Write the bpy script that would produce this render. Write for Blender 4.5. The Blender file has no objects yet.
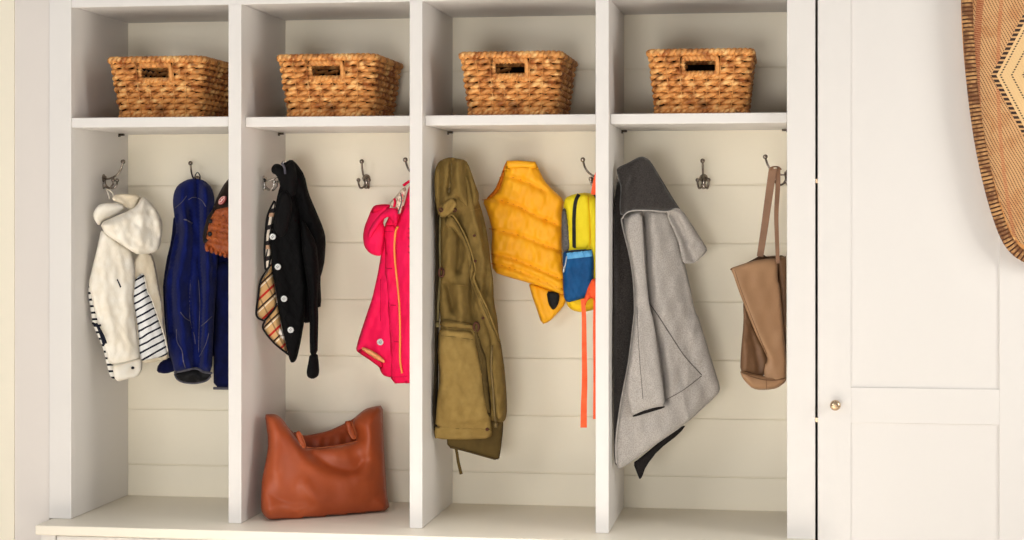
import bpy, bmesh, math, random
import numpy as np
from mathutils import Vector, Matrix
from mathutils.geometry import delaunay_2d_cdt
random.seed(7)
SC = bpy.context.scene
COL = SC.collection
# ------------------------------------------------------------------ camera model (metres)
TH, F, CX, D, VH = 0.15403, 1823.08, 0.60047, 4.31486, 215.9
EYE = 1.20                                   # camera height above the floor
ZB = EYE - 0.75427                           # bench top
ZS, ZSB = EYE + 0.24432, EYE + 0.21937       # shelf top / underside
ZT = EYE + 0.51835                           # underside of cubby ceiling
DEP = 0.3945
X0, X1L, X1R, X2L, X2R, X3L, X3R, X4 = -1.180, -0.7741, -0.7412, -0.320, -0.2885, 0.1315, 0.1631, 0.5819
CT, ST = math.cos(TH), math.sin(TH)

def P(u, v, Y):
    """world point seen at photo position (u, v) standing at depth Y"""
    t = (u - 512.0) / F
    dy = Y + D
    dx = (t * CT * dy - ST * dy) / (CT + t * ST)
    zc = -ST * dx + CT * dy
    return Vector((CX + dx, Y, EYE - (v - VH) * zc / F))

def Pn(u, v, Y):
    t = (u - 512.0) / F
    dy = Y + D
    dx = (t * CT * dy - ST * dy) / (CT + t * ST)
    zc = -ST * dx + CT * dy
    return np.stack([CX + dx, Y, EYE - (v - VH) * zc / F], 1)

def Ywall(u, X):
    """depth at which the plane x = X is seen at column u"""
    t = (u - 512.0) / F
    dx = X - CX
    k = (t * CT - ST) / (CT + t * ST)
    return dx / k - D

def zz(ox, oy, s, *pts):
    return [(ox + x / s, oy + y / s) for x, y in pts]

# ------------------------------------------------------------------ node helper
class S:
    def __init__(s, nt, sock): s.nt, s.k = nt, sock
    def _m(s, op, *o, clamp=False):
        n = s.nt.nodes.new('ShaderNodeMath'); n.operation = op; n.use_clamp = clamp
        for i, a in enumerate((s,) + o):
            if isinstance(a, S): s.nt.links.new(a.k, n.inputs[i])
            else: n.inputs[i].default_value = a
        return S(s.nt, n.outputs[0])
    def __add__(s, o): return s._m('ADD', o)
    def __sub__(s, o): return s._m('SUBTRACT', o)
    def __mul__(s, o): return s._m('MULTIPLY', o)
    def __truediv__(s, o): return s._m('DIVIDE', o)
    def fract(s): return s._m('FRACT')
    def abs(s): return s._m('ABSOLUTE')
    def lt(s, o): return s._m('LESS_THAN', o)
    def gt(s, o): return s._m('GREATER_THAN', o)
    def sin(s): return s._m('SINE')
    def min(s, o): return s._m('MINIMUM', o)
    def max(s, o): return s._m('MAXIMUM', o)
    def clamp(s): return s._m('ADD', 0.0, clamp=True)

def rgb(r, g, b):
    f = lambda c: ((c / 255 + .055) / 1.055) ** 2.4 if c > 10 else c / 255 / 12.92
    return (f(r), f(g), f(b), 1)

class M:
    def __init__(s, name, col, rough=.6, metal=0.0, spec=.5):
        s.m = bpy.data.materials.new(name); s.m.use_nodes = True
        s.nt = s.m.node_tree
        s.b = s.nt.nodes['Principled BSDF']
        s.b.inputs['Base Color'].default_value = col
        s.b.inputs['Roughness'].default_value = rough
        s.b.inputs['Metallic'].default_value = metal
        s.b.inputs['Specular IOR Level'].default_value = spec
        s.m.diffuse_color = col
        s.cur = None; s.col = col
    def coord(s, kind='Object'):
        n = s.nt.nodes.new('ShaderNodeTexCoord')
        return n.outputs[kind]
    def xyz(s, kind='Object'):
        n = s.nt.nodes.new('ShaderNodeSeparateXYZ'); s.nt.links.new(s.coord(kind), n.inputs[0])
        return [S(s.nt, o) for o in n.outputs]
    def noise(s, scale, detail=3, rough=.55, kind='Object', stretch=None):
        n = s.nt.nodes.new('ShaderNodeTexNoise')
        n.inputs['Scale'].default_value = scale; n.inputs['Detail'].default_value = detail
        n.inputs['Roughness'].default_value = rough
        c = s.coord(kind)
        if stretch:
            mp = s.nt.nodes.new('ShaderNodeMapping'); mp.inputs['Scale'].default_value = stretch
            s.nt.links.new(c, mp.inputs[0]); c = mp.outputs[0]
        s.nt.links.new(c, n.inputs['Vector'])
        return S(s.nt, n.outputs['Fac'])
    def mix(s, fac, col, a=None):
        """base colour := mix(current, col, fac)"""
        n = s.nt.nodes.new('ShaderNodeMix'); n.data_type = 'RGBA'
        if isinstance(fac, S): s.nt.links.new(fac.k, n.inputs[0])
        else: n.inputs[0].default_value = fac
        if s.cur is not None: s.nt.links.new(s.cur, n.inputs[6])
        else: n.inputs[6].default_value = s.col
        n.inputs[7].default_value = col
        s.cur = n.outputs[2]
        s.nt.links.new(s.cur, s.b.inputs['Base Color'])
        return s
    def ramp(s, fac, lo=.35, hi=.65):
        return ((fac - lo) * (1.0 / (hi - lo))).clamp()
    def bump(s, h, strength=.3, dist=.002):
        n = s.nt.nodes.new('ShaderNodeBump')
        n.inputs['Strength'].default_value = strength; n.inputs['Distance'].default_value = dist
        s.nt.links.new(h.k, n.inputs['Height'])
        prev = getattr(s, 'lastb', None)
        if prev: s.nt.links.new(prev, n.inputs['Normal'])
        s.lastb = n.outputs[0]
        s.nt.links.new(n.outputs[0], s.b.inputs['Normal'])
        return s
    def sheen(s, w=.3, r=.5):
        s.b.inputs['Sheen Weight'].default_value = w; s.b.inputs['Sheen Roughness'].default_value = r
        return s

def fabric(name, col, col2=None, rough=.85, scale=400, bump=.25, var=60, sheen=0.0, spec=.2, lo=.35, hi=.65, wrinkle=.25):
    m = M(name, col, rough, spec=spec)
    if col2: m.mix(m.ramp(m.noise(var, 4), lo, hi), col2)
    m.bump(m.noise(scale, 2), bump, .0015)
    if wrinkle: m.bump(m.noise(26, 3, .6, stretch=(1.0, 1.0, .55)), wrinkle, .010)
    if sheen: m.sheen(sheen)
    return m

# ------------------------------------------------------------------ object helpers
def tag(o, label=None, cat=None, group=None, kind=None):
    if label: o['label'] = label
    if cat: o['category'] = cat
    if group: o['group'] = group
    if kind: o['kind'] = kind
    return o

def thing(name, label, cat, loc=(0, 0, 0), group=None):
    o = bpy.data.objects.new(name, None); COL.objects.link(o)
    o.empty_display_size = .05
    o.location = loc
    return tag(o, label, cat, group)

def link(name, bm, mats, parent=None, smooth=True, label=None, kind=None, recalc=True, bevel=0, subsurf=0):
    if recalc: bmesh.ops.recalc_face_normals(bm, faces=bm.faces)
    if parent is not None and not getattr(bm, '_local', False):
        o_ = Vector(parent_origin(parent))
        for v in bm.verts: v.co -= o_
    me = bpy.data.meshes.new(name); bm.to_mesh(me); bm.free()
    if not isinstance(mats, (list, tuple)): mats = [mats]
    for m in mats: me.materials.append(m.m if isinstance(m, M) else m)
    if smooth:
        for p in me.polygons: p.use_smooth = True
    o = bpy.data.objects.new(name, me); COL.objects.link(o)
    if parent is not None: o.parent = parent
    if bevel:
        b = o.modifiers.new('Bevel', 'BEVEL'); b.width = bevel; b.segments = 2; b.limit_method = 'ANGLE'
    if label: o['label'] = label
    if kind: o['kind'] = kind
    return o

def parent_origin(p):
    v = Vector((0, 0, 0))
    while p is not None:
        v += p.location; p = p.parent
    return v

def box(bm, x0, x1, y0, y1, z0, z1, mi=0):
    vs = [bm.verts.new((x, y, z)) for x in (x0, x1) for y in (y0, y1) for z in (z0, z1)]
    for q in ((0, 1, 3, 2), (4, 6, 7, 5), (0, 4, 5, 1), (2, 3, 7, 6), (0, 2, 6, 4), (1, 5, 7, 3)):
        f = bm.faces.new([vs[i] for i in q]); f.material_index = mi
    return bm

def boxobj(name, dims, m, parent=None, bevel=.0015, **k):
    return link(name, box(bmesh.new(), *dims), m, parent, smooth=False, bevel=bevel, **k)

def tube(bm, pts, r, n=8, mi=0, closed=False, flat=None, uvl=None):
    """round tube along pts; r number or list; flat=(axis vector, factor) squashes it"""
    pts = [Vector(p) for p in pts]; N = len(pts)
    rs = r if isinstance(r, (list, tuple)) else [r] * N
    rings = []; up = None; acc = 0.0
    for i, p in enumerate(pts):
        a = pts[(i - 1) % N] if (closed or i > 0) else p
        b = pts[(i + 1) % N] if (closed or i < N - 1) else p
        t = (b - a)
        t = t.normalized() if t.length > 1e-9 else Vector((0, 0, 1))
        if up is None:
            up = Vector((0, 0, 1)) if abs(t.z) < .9 else Vector((0, 1, 0))
        x = up.cross(t)
        if x.length < 1e-6: x = t.orthogonal()
        x.normalize(); y = t.cross(x).normalized(); up = y
        ring = []
        for k in range(n):
            an = 2 * math.pi * k / n
            d = x * math.cos(an) * rs[i] + y * math.sin(an) * rs[i]
            if flat: d -= flat[0] * d.dot(flat[0]) * (1 - flat[1])
            ring.append(bm.verts.new(p + d))
        rings.append(ring)
    M_ = N if closed else N - 1
    lay = bm.loops.layers.uv.verify() if uvl else None
    L = [0.0]
    for i in range(N): L.append(L[-1] + (pts[(i + 1) % N] - pts[i]).length)
    for i in range(M_):
        A, B = rings[i], rings[(i + 1) % N]
        for k in range(n):
            f = bm.faces.new((A[k], A[(k + 1) % n], B[(k + 1) % n], B[k])); f.material_index = mi
            if uvl:
                for lp, (uu, vv) in zip(f.loops, ((L[i], k / n), (L[i], (k + 1) / n), (L[i + 1], (k + 1) / n), (L[i + 1], k / n))):
                    lp[lay].uv = (uu, vv)
    if not closed:
        for ring in (rings[0], rings[-1]):
            f = bm.faces.new(ring); f.material_index = mi
    return bm

def spline(pts, n=8):
    pts = [Vector(p) for p in pts]
    if len(pts) < 3:
        return [pts[0].lerp(pts[-1], i / n) for i in range(n + 1)]
    out = []
    for i in range(len(pts) - 1):
        p0 = pts[max(i - 1, 0)]; p1 = pts[i]; p2 = pts[i + 1]; p3 = pts[min(i + 2, len(pts) - 1)]
        for k in range(n):
            t = k / n
            out.append(.5 * ((2 * p1) + (p2 - p0) * t + (2 * p0 - 5 * p1 + 4 * p2 - p3) * t * t + (3 * p1 - p0 - 3 * p2 + p3) * t ** 3))
    out.append(pts[-1]); return out

def lathe(bm, prof, origin, axis, n=20, mi=0):
    """prof: (radius, height along axis)"""
    axis = Vector(axis).normalized(); x = axis.orthogonal().normalized(); y = axis.cross(x)
    rings = []
    for r, h in prof:
        c = Vector(origin) + axis * h
        if r < 1e-6: rings.append([bm.verts.new(c)])
        else: rings.append([bm.verts.new(c + (x * math.cos(2 * math.pi * k / n) + y * math.sin(2 * math.pi * k / n)) * r) for k in range(n)])
    for A, B in zip(rings, rings[1:]):
        for k in range(n):
            a = [A[k % len(A)], A[(k + 1) % len(A)], B[(k + 1) % len(B)], B[k % len(B)]]
            a = list(dict.fromkeys(a))
            if len(a) > 2:
                f = bm.faces.new(a); f.material_index = mi
    for ring in (rings[0], rings[-1]):
        if len(ring) > 2:
            f = bm.faces.new(ring); f.material_index = mi
    return bm

def ball(bm, c, r, mi=0, seg=12):
    pr = [(r * math.sin(math.pi * i / 8), -r * math.cos(math.pi * i / 8)) for i in range(9)]
    return lathe(bm, pr, c, (0, 0, 1), seg, mi)

# ------------------------------------------------------------------ cloth panels
def chaikin(pts, it):
    for _ in range(it):
        o = []
        for i in range(len(pts)):
            a, b = np.array(pts[i]), np.array(pts[(i + 1) % len(pts)])
            o += [tuple(a * .78 + b * .22), tuple(a * .22 + b * .78)]
        pts = o
    return pts

def segdist(Q, A, B):
    """distance of points Q to segments A-B -> (nq, ns)"""
    d = B - A; L = (d ** 2).sum(1) + 1e-12
    t = ((Q[:, None, :] - A[None]) * d[None]).sum(2) / L[None]
    t = np.clip(t, 0, 1)
    C = A[None] + t[..., None] * d[None]
    return np.sqrt(((Q[:, None, :] - C) ** 2).sum(2))

def inside(Q, poly):
    x, y = Q[:, 0], Q[:, 1]; r = np.zeros(len(Q), bool)
    n = len(poly)
    for i in range(n):
        x1, y1 = poly[i]; x2, y2 = poly[(i + 1) % n]
        c = ((y1 > y) != (y2 > y)) & (x < (x2 - x1) * (y - y1) / (y2 - y1 + 1e-12) + x1)
        r ^= c
    return r

def plane(*tri):
    """depth plane through three (u, v, Y) samples, or linear in u through two"""
    if len(tri) == 2:
        (u0, Y0), (u1, Y1) = tri
        return lambda u, v: Y0 + (u - u0) / (u1 - u0) * (Y1 - Y0)
    A = np.array([[a, b, 1] for a, b, _ in tri]); c = np.linalg.solve(A, np.array([t[2] for t in tri]))
    return lambda u, v: c[0] * u + c[1] * v + c[2]

class Cloth:
    """closed, padded piece of cloth or leather with an outline, folds and wrinkles"""
    def __init__(s, name, outline, depth, mats, parent, T=.007, R=7, back=None, folds=(), noise=.0012, wl=16, step=2.2,
                 xl=None, xr=None, smooth=1, label=None, seams=(), seed=1, zmin=None, rim=.7, build=True, ymax=.386, wr=None, on=None, lift=.004, soft=1.0):
        if on is not None:                            # lies on the surface of another piece
            depth = lambda u, v: on.surf(u, v, soft) - lift
        s.depth = depth if callable(depth) else (lambda u, v: depth + 0 * u)
        s.T, s.R, s.folds, s.nz, s.xl, s.xr, s.zmin, s.rim, s.ymax = T, R, folds, noise, xl, xr, zmin, rim, ymax
        s.backT = T if back is None else back
        s.poly = np.array(chaikin(outline, smooth) if smooth else outline, float)
        rr = random.Random(seed)
        s.waves = []
        for k in range(5):
            a = rr.uniform(-.55, .55) + math.pi * .03
            w = wl * rr.uniform(.6, 1.8)
            s.waves.append((math.cos(a) * 2 * math.pi / w, math.sin(a) * 2 * math.pi / w, rr.uniform(0, 6.28), rr.uniform(.5, 1)))
        if wr:                                       # n small creases, depth, length, mean angle from vertical, spread
            n, amp, ln, mean, spr = wr
            lo, hi = s.poly.min(0), s.poly.max(0); s.folds = list(s.folds)
            for k in range(n):
                for _ in range(20):
                    c0 = np.array([[rr.uniform(lo[0], hi[0]), rr.uniform(lo[1], hi[1])]])
                    if inside(c0, s.poly)[0]: break
                an = mean + rr.uniform(-spr, spr); L = ln * rr.uniform(.4, 1.1) / 2
                dx, dy = math.sin(an) * L, math.cos(an) * L; bend = rr.uniform(-.22, .22) * L
                x, y = c0[0]
                s.folds.append(([(x - dx, y - dy), (x + bend, y), (x + dx, y + dy)], amp * rr.choice((-1, -1, .8)) * rr.uniform(.4, 1.1), rr.uniform(1.3, 3.2)))
        if build: s.build(name, mats, parent, step, label, seams)
    def edge(s, Q):
        A = s.poly; B = np.roll(s.poly, -1, 0)
        return segdist(Q, A, B).min(1)
    def prof(s, d):
        x = np.clip(d / s.R, 0, 1)
        return np.sqrt(np.clip(1 - (1 - x) ** 2, 0, 1))
    def surf(s, u, v, soft=1.0):
        Q = np.stack([u, v], 1) if np.ndim(u) else np.array([[u, v]], float)
        d = s.edge(Q); d = np.where(inside(Q, s.poly), d, 0)
        of, fo = s.offs(Q, d, True)
        return s.depth(Q[:, 0], Q[:, 1]) - of - fo * soft
    def offs(s, Q, d, sep=False):
        pr = s.prof(d)
        o = s.T * pr; fo = 0 * pr
        for pts, amp, w in s.folds:
            p = np.array(pts, float)
            if len(p) > 2:
                p = np.array([(q.x, q.y) for q in spline([(a, b, 0) for a, b in p], 6)])
            dd = segdist(Q, p[:-1], p[1:]).min(1)
            g = np.exp(-(dd / w) ** 2) if amp > 0 else np.exp(-((dd / (w * 1.15)) ** 1.25))
            fo = fo + amp * g * (s.rim + (1 - s.rim) * pr)
        if s.nz or sep:
            n = 0
            for a, b, ph, am in s.waves: n = n + am * np.sin(a * Q[:, 0] + b * Q[:, 1] + ph)
            fo = fo + s.nz * n * .5 * (.5 + .5 * pr)
        return o + fo if not sep else (o, fo)
    def place(s, Q, off):
        u, v = Q[:, 0], Q[:, 1]
        Y = s.depth(u, v) + 0 * u - off
        Y = np.minimum(Y, s.ymax)
        if s.xl is not None:
            lim = Ywall(u, s.xl); Y = np.where((lim > -1) & (lim < 2), np.minimum(Y, lim), Y)
        W = Pn(u, v, Y)
        if s.xr is not None: W[:, 0] = np.minimum(W[:, 0], s.xr)
        if s.zmin is not None: W[:, 2] = np.maximum(W[:, 2], s.zmin)
        return W
    def at(s, u, v, lift=0.0):
        Q = np.array([[u, v]], float)
        return Vector(s.place(Q, s.offs(Q, s.edge(Q)) + lift)[0])
    def path(s, pts, lift=0.0, n=6):
        p = spline([(a, b, 0) for a, b in pts], n)
        Q = np.array([(q.x, q.y) for q in p])
        return [Vector(w) for w in s.place(Q, s.offs(Q, s.edge(Q)) + lift)]
    def build(s, name, mats, parent, step, label, seams):
        poly = s.poly
        # resample the outline
        ring = []
        for i in range(len(poly)):
            a, b = poly[i], poly[(i + 1) % len(poly)]
            L = np.linalg.norm(b - a); k = max(1, int(round(L / step)))
            ring += [tuple(a + (b - a) * j / k) for j in range(k)]
        x0, y0 = poly.min(0); x1, y1 = poly.max(0)
        g = []; y = y0; odd = 0
        while y < y1:
            x = x0 + (step * .5 if odd else 0)
            while x < x1: g.append((x, y)); x += step
            y += step * .87; odd ^= 1
        if g:
            G = np.array(g); G = G[inside(G, poly)]
            if len(G): G = G[s.edge(G) > step * .55]
        else: G = np.zeros((0, 2))
        vs = [Vector(p) for p in ring] + [Vector(p) for p in G]
        n = len(ring)
        ov, oe, of, *_ = delaunay_2d_cdt(vs, [], [list(range(n))], 1, 1e-5)
        Q = np.array([(p.x, p.y) for p in ov]); d = s.edge(Q); d[d < 1e-3] = 0
        # smooth boundary-relative depth
        of_, fo_ = s.offs(Q, d, True)
        Fp = s.place(Q, of_ + fo_); Bp = s.place(Q, fo_ - s.backT * s.prof(d))
        bm = bmesh.new(); lay = bm.loops.layers.uv.verify()
        fv = [bm.verts.new(p) for p in Fp]
        bv = [fv[i] if d[i] == 0 else bm.verts.new(Bp[i]) for i in range(len(Q))]
        for f in of:
            for vv, rev in ((fv, 0), (bv, 1)):
                idx = list(f)[::-1] if rev else list(f)
                if len({vv[i] for i in idx}) < 3: continue
                try: fc = bm.faces.new([vv[i] for i in idx])
                except ValueError: continue
                for lp, i in zip(fc.loops, idx): lp[lay].uv = (Q[i, 0] / 100, Q[i, 1] / 100)
        for pts, r, mi in seams:
            tube(bm, s.path(pts, .0006 + r * .7), r, 6, mi)
        s.obj = link(name, bm, mats, parent, label=label)

def button(parent, cl, u, v, r, m, name='button', label=None, holes=True, rimm=None):
    bm = bmesh.new()
    c = cl.at(u, v, .0045)
    ax = Vector((0.12, -1, .1))
    lathe(bm, [(0, .0012), (r * .55, .0012), (r * .66, .0022), (r * .9, .0026), (r, .0012), (r * .96, -.006)], c, ax, 18)
    mats = [m]
    if holes and rimm:
        mats = [m, rimm]
        a = ax.normalized(); x = a.orthogonal().normalized(); y = a.cross(x)
        for i, j in ((1, 1), (1, -1), (-1, 1), (-1, -1)):
            lathe(bm, [(r * .13, .0012), (r * .13, .0018), (0, .0018)], c + (x * i + y * j) * r * .22, a, 8, 1)
    return link(name, bm, mats, parent, label=label)

def strap(name, pts, half, mats, parent, cl=None, Y=None, thick=.0025, label=None, lift=.001, yend=None):
    """flat ribbon along photo points, half width in photo pixels"""
    p = spline([(a, b, 0) for a, b in pts], 8)
    bm = bmesh.new(); rings = []
    for i, q in enumerate(p):
        a = p[max(i - 1, 0)]; b = p[min(i + 1, len(p) - 1)]
        t = (b - a); t.normalize(); nx, ny = -t.y, t.x
        h = half if not isinstance(half, (list, tuple)) else half[0] + (half[1] - half[0]) * i / (len(p) - 1)
        row = []
        for sg in (-1, -.5, 0, .5, 1):
            uu, vv = q.x + nx * h * sg, q.y + ny * h * sg
            if cl is not None: w = cl.at(uu, vv, lift)
            else:
                yy = Y if yend is None else Y + (yend - Y) * i / (len(p) - 1)
                w = P(uu, vv, yy)
            row += [bm.verts.new(w + Vector((0, -thick / 2, 0))), bm.verts.new(w + Vector((0, thick / 2, 0)))]
        rings.append(row)
    for A, B in zip(rings, rings[1:]):
        for a, b in ((0, 2), (2, 4), (4, 6), (6, 8), (8, 9), (9, 7), (7, 5), (5, 3), (3, 1), (1, 0)): bm.faces.new((A[a], A[b], B[b], B[a]))
    for r in (rings[0], rings[-1]): bm.faces.new([r[i] for i in (0, 2, 4, 6, 8, 9, 7, 5, 3, 1)])
    return link(name, bm, mats, parent, label=label, smooth=False)
#@@MATERIALS
# ------------------------------------------------------------------ materials
paint = M('white_cabinet_paint', rgb(220, 216, 212), .45, spec=.4)  # darkened to hold down the light on the fronts
paint.bump(paint.noise(90, 3), .05, .001)
panelm = M('shiplap_cream_paint', rgb(244, 236, 217), .5, spec=.35)  # lighter than the frame paint: extra light in the bays, put into the colour
panelm.mix(panelm.noise(3, 2) * .35, rgb(240, 230, 206)); panelm.bump(panelm.noise(60, 3, stretch=(.3, 1, 6)), .06, .001)
benchm = M('bench_paint', rgb(228, 220, 204), .4, spec=.4)  # cream tint is warm reflected light put into the colour
benchm.bump(benchm.noise(50, 3), .05, .001)
wallm = M('cream_wall_paint', rgb(232, 224, 206), .8, spec=.2)
wallm.bump(wallm.noise(220, 2), .08, .001)
trimm = M('trim_paint', rgb(216, 209, 203), .5, spec=.3)
trimm.bump(trimm.noise(90, 3), .04, .001)
floorm = M('oak_floor', rgb(212, 203, 190), .5)
_x, _y, _z = floorm.xyz(); floorm.mix(((_x * 7.0).fract()).lt(.03), rgb(120, 96, 70))
floorm.mix(floorm.noise(8, 4, stretch=(6, .6, 1)) * .5, rgb(200, 190, 176))
nickel = M('dark_nickel', rgb(165, 154, 145), .2, 1.0)
nickel.mix(nickel.ramp(nickel.noise(70, 2)), rgb(110, 98, 88))
chrome = M('bright_nickel', rgb(205, 200, 195), .15, 1.0)
chrome.mix(chrome.noise(40, 2) * .4, rgb(150, 145, 140))
brass = M('knob_brass', rgb(205, 175, 140), .25, 1.0)
brass.mix(brass.noise(60, 2) * .4, rgb(235, 215, 190))
pinm = M('shelf_pin_metal', rgb(60, 50, 42), .4, .8); pinm.mix(pinm.noise(200) * .3, rgb(90, 80, 70))

wicker = M('water_hyacinth', rgb(216, 150, 82), .5, spec=.4)
wicker.mix(wicker.ramp(wicker.noise(30, 2), .46, .66), rgb(158, 90, 38))
wicker.mix(wicker.ramp(wicker.noise(45, 2), .54, .68), rgb(240, 190, 122))
wicker.mix(wicker.ramp(wicker.noise(24, 2), .60, .70) * .6, rgb(100, 52, 22))
wicker.bump(wicker.noise(600, 3), .35, .001)
wickerin = M('basket_inside_shade', rgb(20, 11, 5), .95, spec=.1); wickerin.mix(wickerin.noise(60) * .6, rgb(11, 6, 3))  # near-black colour holds the shade inside the basket

whitecloth = fabric('white_canvas', rgb(240, 235, 224), rgb(231, 222, 205), .9, 700, .2, 25)
creamcloth = fabric('cream_lining', rgb(238, 228, 208), rgb(230, 216, 190), .9, 700, .2, 30)
navy = fabric('navy_trim', rgb(24, 27, 44), rgb(14, 16, 30), .8, 500, .2)
stripe = M('striped_jersey', rgb(238, 238, 238), .9, spec=.2)
_u, _v, _w = stripe.xyz('UV'); stripe.mix(((_v + _u * .55) * (100 / 7.55) + stripe.noise(9, 1, kind='UV') * .25).fract().lt(.27), rgb(24, 28, 48)); stripe.bump(stripe.noise(700), .2, .001)
stripe2 = M('striped_jersey_back', rgb(236, 232, 224), .9, spec=.2)
_u, _v, _w = stripe2.xyz('UV'); stripe2.mix(((_v * -1.0 - _u * .05) * (100 / 6.6) + .25).fract().lt(.33), rgb(20, 22, 34)); stripe2.bump(stripe2.noise(700), .2, .001)
blue = fabric('navy_blue_fleece', rgb(12, 27, 98), rgb(9, 21, 82), .9, 900, .35, 30, sheen=.05)
bluedark = fabric('deep_blue_fleece', rgb(9, 17, 66), rgb(7, 12, 48), .95, 900, .35, 30)
greyst = fabric('grey_stitch', rgb(112, 108, 126), rgb(90, 88, 106), .8, 900, .2)
greytrim = fabric('grey_binding', rgb(98, 96, 104), rgb(80, 78, 88), .8, 900, .2)
black = M('black_quilt', rgb(6, 6, 7), .8, spec=.12)
_u, _v, _w = black.xyz('UV')
_a = ((_u + _v * .75) * 13.0).fract(); _b = ((_u - _v * .75) * 13.0).fract()
black.bump(((_a - .5).abs()).max((_b - .5).abs())._m('POWER', 6.0) * -40.0, .35, .003); black.bump(black.noise(700, 2), .25, .001); black.mix(black.noise(50) * .3, rgb(11, 10, 12))
blackplain = fabric('black_knit', rgb(6, 6, 7), rgb(11, 10, 11), .9, 500, .3, 70)
blackbind = fabric('black_binding', rgb(14, 13, 14), rgb(24, 22, 22), .7, 600, .2)
plaid = M('tan_plaid_lining', rgb(205, 164, 112), .85, spec=.2)
_u, _v, _w = plaid.xyz('UV')
_d1 = _v + _u * .95; _d2 = _u - _v * .5
plaid.mix((_d1 * 4.3 + .62).fract().lt(.13), rgb(186, 40, 34))
plaid.mix((_d1 * 4.3 + .20).fract().lt(.10), rgb(48, 34, 30))
plaid.mix((_d1 * 4.3 + .05).fract().lt(.06), rgb(236, 226, 206))
plaid.mix((_d2 * 7.0 + .3).fract().lt(.12) * .55, rgb(60, 44, 38))
plaid.bump(plaid.noise(500), .2, .001)
plaid2 = M('pale_plaid_lining', rgb(226, 214, 198), .85, spec=.2)
_u, _v, _w = plaid2.xyz('UV')
plaid2.mix((_v * 6.5 + _u * 2.0).fract().lt(.30), rgb(38, 34, 36)); plaid2.mix((_u * 24.0 + _v * 4).fract().lt(.33), rgb(40, 36, 38)); plaid2.mix((_v * 3.1 + .4).fract().lt(.12), rgb(200, 160, 130))
plaid2.bump(plaid2.noise(500), .2, .001)
btnw = M('pearl_button', rgb(214, 216, 214), .3); btnw.mix(btnw.noise(120) * .4, rgb(170, 174, 174))
btnhole = M('button_thread', rgb(70, 66, 66), .7); btnhole.mix(btnhole.noise(300) * .3, rgb(40, 38, 38))
pink = fabric('hot_pink_softshell', rgb(252, 26, 92), rgb(240, 14, 78), .7, 700, .2, 18)
pinkdk = fabric('deep_pink', rgb(226, 12, 66), rgb(206, 8, 58), .8, 700, .2, 20)
pinkst = fabric('pink_seam', rgb(196, 8, 56), rgb(170, 6, 48), .8, 700, .2)
floral = M('patterned_cream_lining', rgb(236, 220, 200), .85, spec=.2)
floral.mix(floral.ramp(floral.noise(130, 3), .5, .58), rgb(176, 150, 128)); floral.mix(floral.ramp(floral.noise(75, 2), .58, .62), rgb(226, 120, 120)); floral.bump(floral.noise(500), .2, .001)
peach = fabric('peach_lining', rgb(250, 176, 120), rgb(240, 150, 96), .8, 600, .2)
zipor = M('orange_zip', rgb(252, 178, 84), .5)
_x, _y, _z = zipor.xyz(); zipor.mix((_z * 700.0).fract().lt(.4), rgb(240, 140, 60))
khaki = fabric('olive_canvas', rgb(130, 106, 58), rgb(118, 96, 50), .88, 600, .35, 40)
khakilt = fabric('olive_canvas_light', rgb(150, 124, 70), rgb(140, 114, 62), .88, 600, .35, 40)
khakidk = fabric('olive_canvas_dark', rgb(92, 74, 38), rgb(76, 60, 30), .88, 600, .35, 20)
khakish = fabric('dark_brown_canvas', rgb(56, 44, 26), rgb(40, 32, 18), .9, 600, .3, 30)  # dark brown for the parka's back piece and hem stitching
cordm = fabric('olive_cord', rgb(108, 98, 66), rgb(88, 78, 48), .8, 900, .3)
snap = M('dark_copper_snap', rgb(84, 50, 36), .35, .8); snap.mix(snap.noise(200) * .4, rgb(50, 30, 22))
zipbr = M('brass_zip', rgb(150, 128, 84), .4, .7)
_x, _y, _z = zipbr.xyz(); zipbr.mix((_z * 420.0).fract().lt(.45), rgb(84, 68, 40))
vestm = fabric('amber_nylon', rgb(255, 184, 30), rgb(253, 174, 22), .5, 220, .12, 9, spec=.3)
vestin = fabric('orange_armhole', rgb(226, 128, 14), rgb(200, 104, 8), .6, 300, .2)
vestst = fabric('amber_stitch', rgb(214, 120, 10), rgb(196, 106, 8), .7, 400, .2)
yel = fabric('yellow_nylon', rgb(240, 220, 40), rgb(232, 208, 30), .6, 600, .25, 20)
yeldk = fabric('golden_nylon', rgb(240, 196, 26), rgb(228, 182, 20), .6, 600, .25, 20)
pbl = fabric('teal_blue_nylon', rgb(14, 84, 140), rgb(8, 64, 116), .6, 600, .3, 25)
lbl = fabric('sky_blue_webbing', rgb(110, 184, 232), rgb(90, 164, 220), .6, 600, .3)
blk = fabric('black_zip_tape', rgb(18, 18, 20), rgb(34, 34, 36), .6, 500, .3)
meshm = fabric('grey_mesh', rgb(112, 108, 108), rgb(78, 76, 78), .8, 800, .4, 300)
orangew = fabric('neon_orange_webbing', rgb(255, 108, 62), rgb(248, 90, 44), .6, 600, .25, 40)
silver = M('silver_pull', rgb(200, 205, 210), .3, .8); silver.mix(silver.noise(200) * .3, rgb(140, 146, 152))
gl = fabric('light_grey_wool', rgb(184, 177, 171), rgb(156, 150, 144), .97, 700, .4, 420, sheen=.25, lo=.40, hi=.62)
gd = fabric('charcoal_wool', rgb(64, 59, 57), rgb(40, 37, 35), .97, 700, .4, 420, sheen=.2, lo=.40, hi=.62)
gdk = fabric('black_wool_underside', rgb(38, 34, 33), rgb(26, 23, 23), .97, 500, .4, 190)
gst = fabric('grey_seam', rgb(104, 99, 95), rgb(84, 80, 77), .95, 500, .3)
gedge = fabric('pale_wool_edge', rgb(190, 184, 178), rgb(168, 162, 156), .95, 500, .3)
tan = fabric('tan_leather', rgb(172, 134, 100), rgb(163, 125, 92), .5, 260, .15, 14, spec=.35, wrinkle=.08)
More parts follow.
